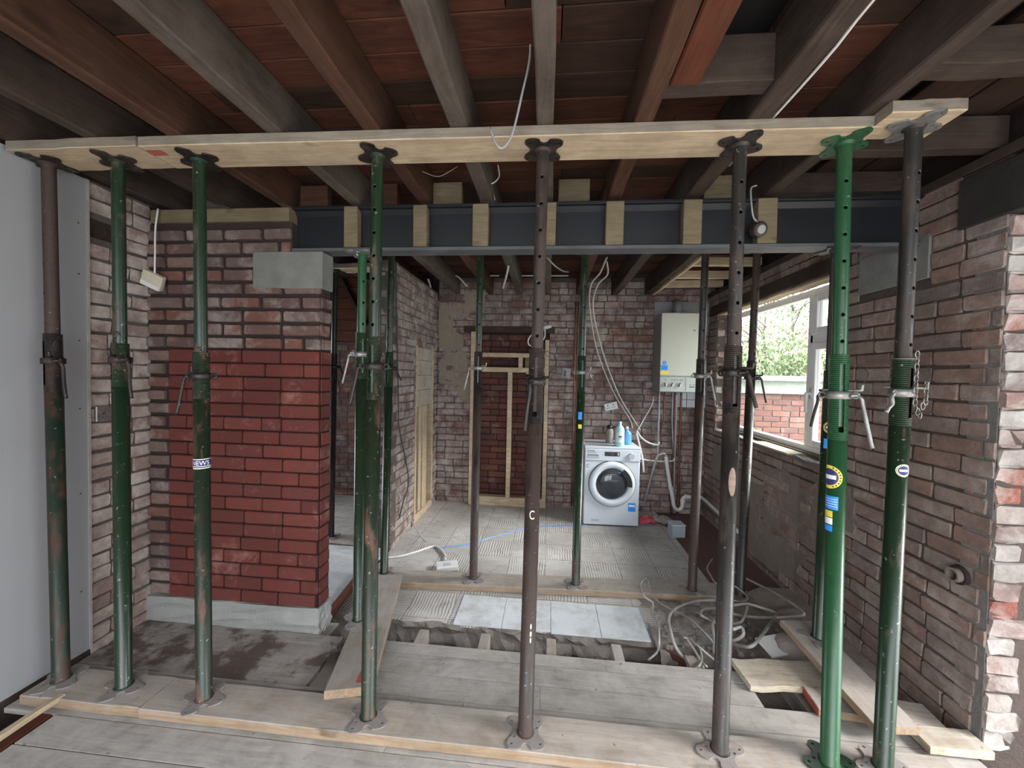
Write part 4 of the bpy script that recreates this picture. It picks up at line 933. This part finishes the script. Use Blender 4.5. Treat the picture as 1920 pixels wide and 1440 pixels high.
for ti, (tx, ty, th, lab, nl) in enumerate(((4.45, 8.6, 3.6, 'thin bare young tree with spring leaf, seen through the kitchen window', 900), (5.9, 10.2, 4.8, 'taller leafy tree standing further back beyond the garden wall', 2600))):
    t = thing('garden_tree', lab, 'tree', (tx, ty, -.25)); r = random.Random(ti + 2); tube('trunk', [(0, 0, 0), (.05, 0, th * .4), (-.03, .02, th * .75), (.04, 0, th)], lambda f: .05 * (1 - f) + .008, M['bark'], t, 6)
    bm = bmesh.new()
    for i in range(26):
        z = th * r.uniform(.35, .95); a = r.uniform(0, 6.3); L = r.uniform(.5, 1.3) * (1.2 - z / th) + .35
        add_tube(bm, [(0, 0, z), (math.cos(a) * L * .5, math.sin(a) * L * .5, z + L * .4), (math.cos(a) * L, math.sin(a) * L, z + L * .55)], lambda f: .014 * (1 - f) + .004, 5, 3)
    obj('branches', bm, M['bark'], t)['kind'] = 'stuff'
    leaves('crown', (0, 0, th * .75), (1.1 + ti * .8, 1.1, th * .34), nl, ti + 40, .04, t)
nh = thing('neighbour_house', 'distant house with an orange tiled roof beyond the garden', 'house', (7.5, 17, -.25))
obj('walls', box((-3, 0, 0), (6, 5, 2.1)), M['house'], nh); bm = bmesh.new()
add_loft(bm, [[Vector((x, -.3, 2.1)), Vector((x, 5.3, 2.1)), Vector((x, 2.5, 4.3))] for x in (-3.3, 6.3)]); obj('roof', bm, M['roof_tile'], nh)
for i in (-1.6, .8, 3.2): obj('window', box((i, -.04, .9), (i + 1.1, .02, 1.8)), M['upvc'], nh)

# ------------------------------------------------------------------ back wall joinery, boiler, pipes, washing machine
df = thing('door_frame', 'pale timber stud frame standing in the bricked up doorway of the back wall', 'frame', (-.47, YB - .04, -.08))
def stud(x0, x1, z0, z1, y0=-.045, y1=.05, name='stud', m='pine'):
    return obj(name, bevel(box((x0 + .47, y0, z0 + .08), (x1 + .47, y1, z1 + .08)), .003), M[m], df)
stud(-.935, -.872, -.078, 1.99); stud(-.055, -.008, -.078, 1.90); stud(-.872, -.055, 1.692, 1.742, name='rail'); stud(-.872, -.055, 1.515, 1.572, name='rail')
stud(-.365, -.318, 1.572, 1.692); stud(-.487, -.437, .03, 1.515); stud(-.872, -.055, -.078, .03, name='sole_plate'); stud(-.29, -.055, 1.572, 1.692, .02, .04, 'board_infill', 'pine_tan'); stud(-.27, -.18, 1.497, 1.516, -.04, .03, 'block')
sf = thing('side_door_frame', 'pale timber framing boarded over an opening in the kitchen side wall', 'frame', (XK, 4.21, -.08))
def st2(y0, y1, z0, z1, x0=-.10, x1=.004, name='stud', m='pine'):
    return obj(name, bevel(box((x0, y0 - 4.21, z0 + .08), (x1, y1 - 4.21, z1 + .08)), .003), M[m], sf)
st2(3.905, 3.945, -.078, 1.775); st2(4.475, 4.515, -.02, 1.775); st2(3.945, 4.475, 1.13, 1.775, -.03, -.008, 'boarding', 'pine_dusty'); st2(4.06, 4.14, .0, 1.13, -.06, -.01); st2(4.16, 4.30, .0, 1.13, -.05, .0); st2(4.30, 4.475, .0, 1.13, -.09, -.07, 'stud', 'pine_tan'); st2(3.945, 4.52, -.078, .0, name='sole_plate')
for z in (1.30, 1.46, 1.62): obj('board_joint', box((-.009, 3.95 - 4.21, z + .08), (-.0065, 4.47 - 4.21, z + .084)), M['joist_brown'], sf)
obj('backing_sheet', box((-.14, 3.91 - 4.21, 0), (-.12, 4.51 - 4.21, 1.85)), M['joist_dark'], sf)
# boiler
bo = thing('boiler', 'cream wall hung boiler with three knobs, fixed to the back wall', 'boiler', (1.39, 4.34, 1.335))
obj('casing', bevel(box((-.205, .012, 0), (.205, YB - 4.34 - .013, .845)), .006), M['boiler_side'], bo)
obj('front_panel', bevel(box((-.208, 0, .175), (.208, .016, .85)), .008, 2), M['boiler'], bo)
cp = obj('control_panel', bevel(box((-.208, .001, .006), (.208, .02, .168)), .005), M['panel_grey'], bo)
for i, x in enumerate((-.155, -.085, -.005)):
    bm = bmesh.new(); add_loft(bm, [ring((0, 0, 0), .023, 16, (0, -1, 0)), ring((0, -.006, 0), .022, 16, (0, -1, 0))]); kb = obj('knob', bm, M['white_plastic'], cp, (x, .001, .083), smooth=False)
    bm = box((-.005, -.018, -.021), (.005, -.004, .021)); obj('knob_grip', bm, M['ink'], cp, (x, .001, .083), (0, .35 if i else 0, 0))
obj('panel_seam', box((.062, -.0006, .02), (.065, .002, .155)), M['boiler_side'], cp); obj('panel_mark', box((.10, -.0006, .058), (.155, .001, .066)), M['ink'], cp)
for x in (-.155, -.085, -.06, -.035, .0, .02): obj('panel_mark', box((x, -.0006, .128), (x + .008, .001, .137)), M['ink'], cp)
for x in (.105, .14): obj('panel_mark', box((x, -.0006, .082), (x + .012, .001, .09)), M['ink'], cp)
bm = bmesh.new(); add_loft(bm, [ring((0, 0, 0), .021, 20, (0, -1, 0)), ring((0, -.0008, 0), .021, 20, (0, -1, 0))]); ic = obj('info_roundel', bm, M['blue_label'], bo, (-.165, 0, .315))
text('info_mark', 'i', .034, M['white_label'], ic, (0, -.0012, .001), (H, 0, 0))
obj('blue_notice', box((-.2, -.0008, .238), (-.13, .001, .29)), M['blue_label'], bo); obj('yellow_notice', box((-.205, -.0008, .195), (-.115, .001, .225)), M['yellow'], bo); obj('maker_mark', box((.12, -.0008, .66), (.145, .001, .668)), M['ink'], bo)
bm = bmesh.new(); add_tube(bm, [(.02, .2, .845), (.02, .2, .93), (.03, .24, .985), (.05, .30, .99)], .05, 12, 4); obj('flue', bm, M['pipe_grey'], bo, smooth=True)
pp = [(1.262, .012, 'pipe_grey', 0.55), (1.318, .008, 'copper', .72), (1.412, .008, 'pipe_grey', .50), (1.440, .011, 'copper', -.07), (1.505, .013, 'copper', -.07), (1.455, .011, 'pipe_grey', -.05)]
for i, (x, r, m, z) in enumerate(pp):
    yy = YB - .045; lab = ['thick grey pipe dropping from the left end of the boiler', 'thin copper pipe beside the thick grey pipe under the boiler', 'slim grey pipe curving under the middle of the boiler', 'copper pipe running from the boiler down to the floor', 'rusty copper pipe furthest right below the boiler', 'grey pipe between the two copper pipes below the boiler'][i]
    dx = .02 if i == 1 else (.05 if i == 2 else 0)
    tag(tube('boiler_pipe', [(x, yy, 1.345), (x, yy, 1.0), (x + dx * (.5 if i == 2 else -1), yy, z + .2), (x + dx * (1 if i == 2 else -1), yy, z)], r, M[m], None, 8), lab, 'pipe', 'pipes below the boiler', 'thing')
for i, x in enumerate((.292, .322)):
    tag(tube('wall_pipe', [(x - .002, YB - .03, 2.35), (x, YB - .03, 1.5), (x + .004, YB - .03, -.05)], .0095, M['copper'], None, 8), ['left copper pipe up the back wall behind the green rear prop', 'right copper pipe up the back wall behind the green rear prop'][i], 'pipe', 'copper pipes on the back wall', 'thing')
wst = thing('waste_pipe', 'white plastic waste pipe with a trap beside the washing machine', 'pipe', (1.35, 4.60, .56))
bm = bmesh.new(); add_tube(bm, [(0, 0, .03), (.0, 0, 0), (.05, 0, -.28), (.085, 0, -.44), (.105, 0, -.54), (.15, 0, -.575), (.19, 0, -.54), (.195, 0, -.46), (.215, 0, -.425), (.26, 0, -.42), (.42, 0, -.42)], .021, 10, 5); obj('pipe_run', bm, M['white_plastic'], wst, smooth=True)
for p, ax in (((.062, 0, -.33), (.15, 0, -1)), ((.197, 0, -.47), (0, 0, 1)), ((.235, 0, -.42), (1, 0, 0))):
    bm = bmesh.new(); d = Vector(ax).normalized() * .018; add_loft(bm, [ring(Vector(p) - d, .028, 12, ax), ring(Vector(p) + d, .028, 12, ax)]); obj('coupling', bm, M['white_plastic'], wst, smooth=False)
cable('drain_hose', 'grey ribbed drain hose hooked into the white waste pipe', [(1.13, 4.62, .05), (1.18, 4.6, .3), (1.235, 4.58, .56), (1.27, 4.58, .615), (1.33, 4.59, .62), (1.352, 4.6, .56)], .014, M['pipe_grey'], 'hose')
cable('side_waste_pipe', 'white plastic pipe running low along the right kitchen wall', [(1.76, 4.6, .14), (1.772, 4.2, .11), (1.772, 3.75, .08)], .02, M['white_plastic'], 'pipe')
cable('supply_pipe', 'short white water pipe with a valve right of the washing machine', [(1.02, 4.60, .56), (1.15, 4.62, .535), (1.35, 4.63, .53), (1.44, 4.63, .545), (1.445, 4.63, .57)], .011, M['white_plastic'], 'pipe')
# washing machine
wm = thing('washing_machine', 'white front loading washing machine with a dark round door', 'washing machine', (.676, 4.15, -.08), (0, 0, .03))
obj('cabinet', bevel(box((-.285, .004, .012), (.285, .47, .815)), .008, 2), M['enamel'], wm)
obj('worktop', bevel(box((-.288, .0, .815), (.288, .475, .838)), .006, 2), M['enamel'], wm)
pn = obj('control_panel', bevel(box((-.284, -.008, .69), (.284, .01, .812)), .006, 2), M['enamel'], wm)
dr = obj('detergent_drawer', bevel(box((-.262, -.0105, .715), (-.135, -.004, .762)), .004), M['plastic_grey'], wm); obj('drawer_pull', bevel(box((-.255, -.013, .742), (-.145, -.008, .758)), .002), M['boiler_side'], dr)
ds = obj('display', box((-.083, -.0095, .742), (.073, -.006, .787)), M['black'], wm); text('display_digits', '1:28', .022, M['red_led'], ds, (-.01, -.0102, .764), (H, 0, 0)); obj('display_buttons', box((.05, -.0100, .75), (.066, -.0092, .78)), M['plastic_grey'], ds)
bm = bmesh.new(); add_loft(bm, [ring((0, 0, 0), .034, 24, (0, -1, 0)), ring((0, -.022, 0), .031, 24, (0, -1, 0))]); obj('dial', bm, M['plastic_grey'], wm, (.19, -.007, .748), smooth=False)
text('maker_lettering', 'Candy', .030, M['ink'], wm, (-.222, -.0092, .795), (H, 0, 0))
for i in range(4): obj('panel_mark', box((-.255 + i * .025, -.0092, .770), (-.245 + i * .025, -.0078, .777)), M['ink'], wm)
dc = (.0, 0, .452)
door = thing_door = None
bm = bmesh.new(); add_loft(bm, [ring((0, y, 0), r, 40, (0, -1, 0)) for r, y in ((.236, .006), (.236, -.018), (.226, -.030), (.20, -.034), (.178, -.030), (.166, -.018), (.160, -.006))], False); door = obj('door', bm, M['enamel'], wm, dc, smooth=True)
bm = bmesh.new(); add_loft(bm, [ring((0, y, 0), r, 40, (0, -1, 0)) for r, y in ((.243, .005), (.243, -.006), (.236, -.008))], False); obj('door_seal', bm, M['ink'], door)
bm = bmesh.new(); add_loft(bm, [ring((0, y, 0), r, 36, (0, -1, 0)) for r, y in ((.166, -.008), (.150, -.026), (.11, -.044), (.06, -.052), (.008, -.054))]); obj('door_glass', bm, M['door_glass'], door, smooth=True)
bm = bmesh.new(); R_ = []
for i in range(9):
    a = math.radians(-6 + i * 7.5); R_.append([Vector((rr_ * math.cos(a), yy, rr_ * math.sin(a))) for rr_, yy in ((.150, -.034), (.20, -.036), (.20, -.050), (.150, -.050))])
add_loft(bm, R_); obj('door_handle', bm, M['black'], door)
obj('energy_label', box((.175, .0025, .165), (.25, .0045, .255)), M['blue_label'], wm); obj('energy_print', box((.182, .0018, .215), (.243, .0028, .235)), M['white_label'], bpy.data.objects['energy_label'])
obj('filter_flap', bevel(box((-.20, .001, .05), (-.12, .005, .075)), .002), M['plastic_grey'], wm); obj('plinth', box((-.28, .02, 0), (.28, .46, .014)), M['black'], wm)
text('chalk_mark', 'C', .05, M['ink'], wm, (-.25, .003, .63), (H, 0, 0), .0002)
# bottles and bits on the washing machine
def bottle(name, lab, loc, prof, m, cap, n=18, ring_z=None):
    t = thing(name, lab, 'bottle', loc); bm = bmesh.new(); add_lathe(bm, prof, n); obj('body', bm, M[m], t, smooth=True)
    zt = prof[-1][1]; bm = bmesh.new(); add_lathe(bm, [(.017, zt - .005), (.018, zt), (.018, zt + .02), (.014, zt + .028)], 14); obj('cap', bm, M[cap], t, smooth=True); return t
WT = .759
bt = bottle('mint_bottle', 'mint green bottle with a round label standing on the washing machine', (.755, 4.22, WT), [(.045, 0), (.05, .008), (.05, .165), (.042, .195), (.024, .215), (.018, .222), (.018, .232)], 'mint', 'mint')
bm = bmesh.new(); add_loft(bm, [[Vector((.0512 * math.cos(a), .0512 * math.sin(a), z)) for z in (.045, .15)] for a in [math.radians(-140 + 10 * i) for i in range(11)]], False, False); obj('label', bm, M['white_label'], bt)
wrap('label_disc', bt, .0515, -92, .10, .055, .055, M['mint'], 'disc'); wrap('label_bar', bt, .0518, -92, .105, .03, .014, M['ink'], lift=.001)
bb = bottle('blue_bottle', 'ribbed blue bottle behind the mint bottle on the washing machine', (.855, 4.36, WT), [(.05, 0), (.054, .008), (.05, .03), (.054, .045), (.05, .06), (.054, .075), (.05, .09), (.054, .105), (.046, .13), (.02, .15), (.018, .165)], 'sky_blue', 'white_plastic')
t = thing('grey_jar', 'grey and black jar half hidden behind the mint bottle', 'jar', (.675, 4.38, WT)); bm = bmesh.new(); add_lathe(bm, [(.035, 0), (.042, .01), (.042, .13), (.03, .16)], 16); obj('body', bm, M['rag_grey'], t, smooth=True); bm = bmesh.new(); add_lathe(bm, [(.03, .161), (.03, .19), (.02, .2)], 16); obj('lid', bm, M['black'], t, smooth=True)
bm = bmesh.new(); r = random.Random(3)
def cloth_lump(cx, cy, sx, sy, h, seed, n=14):
    bm = bmesh.new(); G = []
    for j in range(n + 1):
        row = []
        for i in range(n + 1):
            u, v = i / n * 2 - 1, j / n * 2 - 1; d = math.sqrt(u * u + v * v); k = 1 / max(1, d ** .6)
            z = max(0.004, h * max(0, 1 - d * .75) ** .7 + .025 * mn.noise((u * 2.6 + seed, v * 2.6, seed)) + .012 * mn.noise((u * 6, v * 6, seed)))
            row.append(bm.verts.new((u * sx * k, v * sy * k, z)))
        G.append(row)
    for j in range(n):
        for i in range(n): bm.faces.new((G[j][i], G[j][i + 1], G[j + 1][i + 1], G[j + 1][i]))
    return bm
o = obj('pink_cloth', cloth_lump(0, 0, .09, .08, .075, 2), M['rag'], None, (1.09, 4.33, -.081), smooth=True); tag(o, 'crumpled pink cloth on the floor beside the washing machine', 'cloth', None, 'thing')
o = obj('grey_cloth', cloth_lump(0, 0, .14, .09, .075, 6), M['rag_grey'], None, (1.25, 4.36, -.081), (0, 0, -.4), smooth=True); tag(o, 'crumpled grey striped cloth lying next to the pink cloth', 'cloth', None, 'thing')
t = thing('grey_box', 'small grey square box on the floor before the right kitchen wall', 'box', (1.30, 4.02, -.083), (0, 0, .12)); obj('body', bevel(box((-.065, -.06, 0), (.065, .06, .115)), .005), M['grey_box'], t); obj('lid', bevel(box((-.068, -.063, .115), (.068, .063, .128)), .003), M['tile_blue'], t)
# sockets, boxes and lights
def backbox(name, lab, loc, rot, w, d, h, m, gang=2, cat='socket'):
    t = thing(name, lab, cat, loc, rot); obj('box', bevel(box((-w / 2, 0, -h / 2), (w / 2, d, h / 2)), .004), M[m], t)
    return t
t = backbox('socket_outlet', 'white double socket hanging askew on the back wall above the washing machine', (.72, YB - .06, 1.145), (0, -.25, 0), .15, .02, .085, 'white_plastic')
for x in (-.035, .03):
    obj('socket_slot', box((x - .006, -.001, .008), (x + .006, .001, .022)), M['ink'], t); obj('socket_slot', box((x - .018, -.001, -.018), (x - .006, .001, -.01)), M['ink'], t); obj('socket_slot', box((x + .006, -.001, -.018), (x + .018, .001, -.01)), M['ink'], t)
t = backbox('metal_back_box', 'grey metal socket back box set in the alcove brickwork', (XL + .012, 1.865, 1.245), (0, 0, H), .10, .03, .085, 'zinc', cat='box'); obj('box_screw', box((-.02, -.001, -.004), (-.012, .001, .004)), M['ink'], t); obj('box_screw', box((.02, -.001, -.004), (.028, .001, .004)), M['ink'], t)
t = thing('junction_box', 'cream junction box hanging on a white cable in front of the alcove', 'box', at_y(290, 512, 2.04), (0, 0, .1))
bx = obj('box', bevel(box((-.055, -.015, -.09), (.055, .02, 0)), .008, 2), M['cream_plastic'], t, (0, 0, 0), (.35, .45, .2)); obj('box_edge', bevel(box((-.05, -.018, -.088), (.05, -.014, -.060)), .002), M['white_plastic'], bx)
tube('cord', [(0, 0, -.004), (.002, .0, .1), (-.004, .01, .25), (.002, .02, .37)], .0045, M['cable_white'], t)
t = thing('floor_socket_box', 'white socket box lying on the kitchen floor by the rear planks', 'box', at_z(838, 1066, -.079), (0, 0, .35)); obj('box', bevel(box((-.085, -.055, 0), (.085, .055, .04)), .006, 2), M['white_plastic'], t); obj('rocker', bevel(box((-.02, -.03, .04), (.03, .0, .047)), .002), M['plastic_grey'], t)
t = thing('round_light_fitting', 'round grey light fitting hanging by its flex in front of the beam', 'light', at_y(1425, 430, 2.05), (.3, 0, .25))
bm = bmesh.new(); add_loft(bm, [ring((0, y, 0), r, 20, (0, -1, 0)) for r, y in ((.02, .035), (.036, .03), (.038, 0), (.034, -.008), (.026, -.010))]); obj('body', bm, M['iron'], t, smooth=False)
bm = bmesh.new(); add_loft(bm, [ring((0, y, 0), r, 20, (0, -1, 0)) for r, y in ((.022, -.010), (.020, -.013))]); obj('lens', bm, M['boiler_side'], t); tube('flex', [(0, .02, .03), (-.05, .0, .05), (-.075, .0, .10), (-.07, .04, .18), (-.03, .06, .2)], .004, M['cable_grey'], t)
t = thing('white_ceiling_alarm', 'round white fitting with a loop of cable above the timber doorway frame', 'fitting', (-.035, YB - .09, 2.03), (0, -.3, 0))
bm = bmesh.new(); add_lathe(bm, [(.05, 0), (.058, .01), (.055, .03), (.03, .04)], 18); obj('body', bm, M['white_plastic'], t, smooth=True)
tube('cable_loop', [(-.03, -.01, 0), (-.06, -.03, -.09), (-.16, -.03, -.155), (-.25, -.03, -.13), (-.245, -.03, -.06), (-.16, -.03, -.0), (-.06, -.03, .0)], .008, M['white_plastic'], t)
t = backbox('broken_wall_box', 'broken white plastered box on the back wall beside the copper pipes', (.20, YB - .03, 1.52), (0, .1, 0), .10, .03, .12, 'concrete', cat='box'); obj('box_hole', box((-.03, -.002, -.045), (-.005, .001, .03)), M['ink'], t)
t = thing('pipe_stub', 'broken pipe stub in a hole low in the right brick wall near its whitened end', 'pipe', at_x(1797, 1078, XR - .004), (0, -H, 0))
bm = bmesh.new(); add_loft(bm, [ring((0, 0, z), r, 14) for r, z in ((.030, -.02), (.030, .028), (.022, .028), (.022, -.02))], False); obj('pipe_end', bm, M['plaster_brown'], t); bm = bmesh.new(); add_lathe(bm, [(.045, -.012), (.04, .006), (.03, .006)], 14, False); obj('mortar_collar', bm, M['mortar_dark'], t)
tag(timber('floor_edge_timber', (-2.115, -.5, -.05), (-2.115, 1.45, -.05), .055, .045, M['joist_orange'], n=4, wob=.003), 'reddish timber edge exposed along the floor beside the plasterboard wall', 'timber', None, 'thing')
# ------------------------------------------------------------------ loose cables
def PY(l): return [at_y(*q) for q in l]
def PZ(l): return [at_z(*q) for q in l]
cable('ceiling_cable', 'grey stiff cable hanging from the ceiling with a hooked end', PY([(986, -60, 1.36), (990, 0, 1.37), (994, 100, 1.385), (978, 180, 1.40), (964, 240, 1.405), (954, 265, 1.41), (941, 278, 1.41), (929, 268, 1.40), (919, 240, 1.40)]), .0042, M['cable_grey'])
cable('joist_cable', 'thin cable stapled along the dark joist on the right of the ceiling', [(.80, -1.0, 2.47), (.798, .9, 2.475), (.80, 1.3, 2.46), (.795, 1.9, 2.47)], .005, M['cable_white']); cable('joist_cable', 'second thin dark cable beside the stapled ceiling cable', [(.83, -1.0, 2.50), (.835, .9, 2.51), (.83, 1.9, 2.50)], .005, M['joist_orange'])
cable('twin_cable', 'left white cable running from the kitchen ceiling loop to the washing machine', PY([(1138, 482, 3.5), (1125, 512, 3.6), (1108, 535, 3.7), (1106, 580, 4.0), (1120, 660, 4.3), (1150, 735, 4.45), (1180, 785, 4.5), (1186, 803, 4.45)]), .0075, M['cable_twin'], group='twin cables to the washing machine')
cable('twin_cable', 'right white cable running beside the other from the kitchen ceiling loop', PY([(1138, 490, 3.5), (1139, 515, 3.6), (1120, 536, 3.7), (1112, 580, 4.0), (1130, 660, 4.3), (1160, 740, 4.45), (1190, 790, 4.5), (1200, 806, 4.45)]), .0075, M['cable_twin'], group='twin cables to the washing machine')
cable('side_conduit', 'white conduit dropping down the back corner beside the boarded frame', PY([(803, 524, 4.3), (808, 545, 4.5), (812, 620, 4.62), (812, 760, 4.64), (808, 905, 4.64)]), .011, M['white_plastic'])
tag(tube('blue_pipe_end', PY([(811, 945, 4.6), (811, 958, 4.6), (810, 965, 4.55)]), .02, M['sky_blue'], None, 8, 0), 'short blue pipe end rising from the kitchen floor corner', 'pipe', None, 'thing')
cable('wall_wire', 'dark wire hanging down the kitchen side wall and onto the floor', [tuple(at_x(*q)) for q in ((742, 490, XK + .02), (744, 600, XK + .02), (747, 750, XK + .02), (748, 800, XK + .03), (760, 860, XK + .03), (766, 905, XK + .04), (755, 945, XK + .05))] + [tuple(at_z(*q)) for q in ((742, 1000, -.07), (733, 1020, -.07))], .006, M['cable_dark'])
cable('floor_wire', 'dark wire curving from the kitchen side wall to the white socket box', PY([(731, 872, 3.42), (745, 920, 3.45), (768, 970, 3.5)]) + PZ([(795, 1012, -.07), (820, 1028, -.07), (838, 1046, -.06)]), .005, M['cable_grey'])
cable('white_floor_cable', 'white cable across the kitchen floor towards the socket box', PZ([(715, 1047, -.072), (750, 1043, -.072), (785, 1033, -.072), (815, 1024, -.072), (832, 1036, -.072), (836, 1050, -.06)]), .008, M['cable_white'])
cable('blue_floor_cable', 'thin blue cable lying across the kitchen floor to the washing machine', PZ([(822, 1028, -.075), (880, 1020, -.075), (930, 1005, -.075), (1000, 988, -.075), (1075, 985, -.075), (1100, 984, -.075)]), .004, M['sky_blue'])
for i, (lab, pts, m) in enumerate((
    ('thin cable looping down from the kitchen ceiling behind the central prop, left one', [(957, 480, 3.3), (950, 515, 3.6), (943, 540, 3.9)], 'cable_white'),
    ('thin grey cable drooping from the kitchen ceiling right of the central prop', [(1025, 482, 3.2), (1040, 498, 3.4), (1055, 508, 3.6), (1066, 510, 3.8)], 'cable_grey'),
    ('white cable stub bent from the ceiling conduit near the kitchen corner', [(826, 517, 4.4), (850, 517, 4.4), (860, 520, 4.4), (876, 537, 4.4)], 'cable_white'))):
    cable('kitchen_ceiling_cable', lab, PY(pts), .009 if i != 1 else .006, M[m], group='stray cables under the kitchen joists')
for a, b in ((893, 936), (957, 1003), (1022, 1066)): tag(tube('ceiling_conduit', PY([(a, 517, 4.4), ((a + b) / 2, 517, 4.4), (b, 517, 4.4)]), .008, M['white_plastic'], None, 6), 'white conduit length running between two joists at the back of the kitchen, from pixel %d' % a if False else {893: 'white conduit length between joists, first after the bent stub', 957: 'white conduit length between joists left of the central prop', 1022: 'white conduit length between joists right of the central prop'}[a], 'conduit', 'conduit between the kitchen joists', 'thing')
cable('beam_cable', 'thin cable drooping between joists above the beam at the fourth prop', PY([(780, 315, 2.0), (800, 325, 2.05), (822, 331, 2.1), (842, 322, 2.1), (858, 312, 2.1)]), .0022, M['cable_grey'])
cable('beam_cable', 'white cable curling from the joist down behind the beam', PY([(933, 306, 2.15), (936, 330, 2.15), (925, 343, 2.12), (910, 346, 2.12), (922, 356, 2.2), (928, 375, 2.25)]), .0035, M['cable_white'])
cable('appliance_cable', 'white flex from the boiler dropping to the washing machine top', PY([(1226, 742, 4.6), (1222, 760, 4.55), (1208, 785, 4.5), (1196, 806, 4.45)]), .005, M['cable_white'])
cable('appliance_hose', 'white inlet hose looping from behind the washing machine to the wall valve', PY([(1194, 808, 4.5), (1202, 820, 4.55), (1216, 830, 4.6), (1232, 834, 4.6), (1236, 828, 4.6)]), .011, M['white_plastic'], 'hose')
cable('appliance_hose', 'white hose falling down the right side of the washing machine', PY([(1193, 812, 4.5), (1200, 838, 4.5), (1205, 862, 4.5), (1207, 885, 4.5)]), .010, M['white_plastic'], 'hose')
# tangle on the soil: beige cables heaped beside the dark props
r = random.Random(21)
T = [[(1213, 1082), (1201, 1095), (1208, 1118), (1224, 1130), (1222, 1150), (1233, 1168), (1236, 1200), (1232, 1222), (1215, 1238)],
     [(1214, 1082), (1220, 1110), (1240, 1132), (1275, 1150), (1300, 1165), (1330, 1195), (1345, 1215)],
     [(1340, 1125), (1300, 1128), (1268, 1140), (1254, 1158), (1258, 1185), (1268, 1215), (1290, 1240), (1320, 1252)],
     [(1265, 1160), (1280, 1185), (1310, 1212), (1340, 1238), (1352, 1250)],
     [(1370, 1136), (1400, 1132), (1430, 1140), (1455, 1150), (1448, 1165), (1425, 1195), (1408, 1212), (1385, 1210), (1360, 1202)],
     [(1372, 1150), (1400, 1156), (1440, 1158), (1488, 1156), (1508, 1150), (1480, 1128), (1440, 1105), (1400, 1085), (1370, 1068)],
     [(1336, 1048), (1326, 1064), (1332, 1078), (1345, 1095), (1375, 1098), (1395, 1112), (1402, 1122), (1390, 1128), (1365, 1124)],
     [(1345, 1140), (1320, 1142), (1314, 1152), (1330, 1162), (1350, 1170), (1385, 1168), (1396, 1155), (1402, 1135)],
     [(1375, 1180), (1390, 1176), (1394, 1190), (1380, 1200), (1360, 1204)],
     [(1282, 1195), (1300, 1200), (1312, 1215), (1316, 1235), (1310, 1250)],
     [(1342, 1142), (1350, 1150), (1336, 1168), (1340, 1200), (1338, 1225)],
     [(1385, 1160), (1415, 1180), (1445, 1195), (1470, 1210)]]
labs = ['cable standing up from the kitchen plank edge and dropping to the floor gap', 'thin cable arching from the kitchen plank towards the cable heap', 'thick beige cable bending over the broken slab edge', 'thin cable running down into the floor gap before the dark grey prop', 'wide beige loop of the cable heap reaching the slanted board', 'long grey cable sweeping from the cable heap along the brick wall', 'cable rising behind the dark grey prop at the back of the heap', 'small beige coil behind the dark grey prop', 'short white cable stub in the heap by the soil', 'cable end dipping beside the reddish batten in the gap', 'cable dropping straight behind the dark grey prop', 'thin dark cable trailing from the heap to the slanted board']
for i, (pts, lab) in enumerate(zip(T, labs)):
    P_ = [at_z(x, y, -.005 + .035 * math.sin(i * 1.7 + j * 1.3) + (.03 if 1 < j < len(pts) - 2 else 0) - (.03 if y > 1215 else 0)) for j, (x, y) in enumerate(pts)]
    cable('tangled_cable', lab, P_, (.006, .0045, .009, .005, .009, .009, .006, .008, .009, .006, .008, .004)[i], M[('cable_grey', 'cable_grey', 'cable_dusty', 'cable_dusty', 'cable_dusty', 'cable_dusty', 'cable_grey', 'cable_dusty', 'cable_white', 'cable_dusty', 'cable_dusty', 'cable_dark')[i]], group='tangle of cables on the soil')
tag(timber('red_batten', (.70, 2.30, -.10), (.83, 2.10, -.05), .03, .02, M['joist_orange'], n=3), 'thin reddish batten sticking out of the floor gap under the cables', 'batten', None, 'thing')
cable('red_floor_cable', 'pale pink cord lying along the reddish batten in the floor gap', PZ([(1288, 1198, -.06), (1300, 1215, -.06), (1314, 1238, -.05), (1325, 1250, -.03)]), .006, M['brick_white'] if False else M['cable_white'])
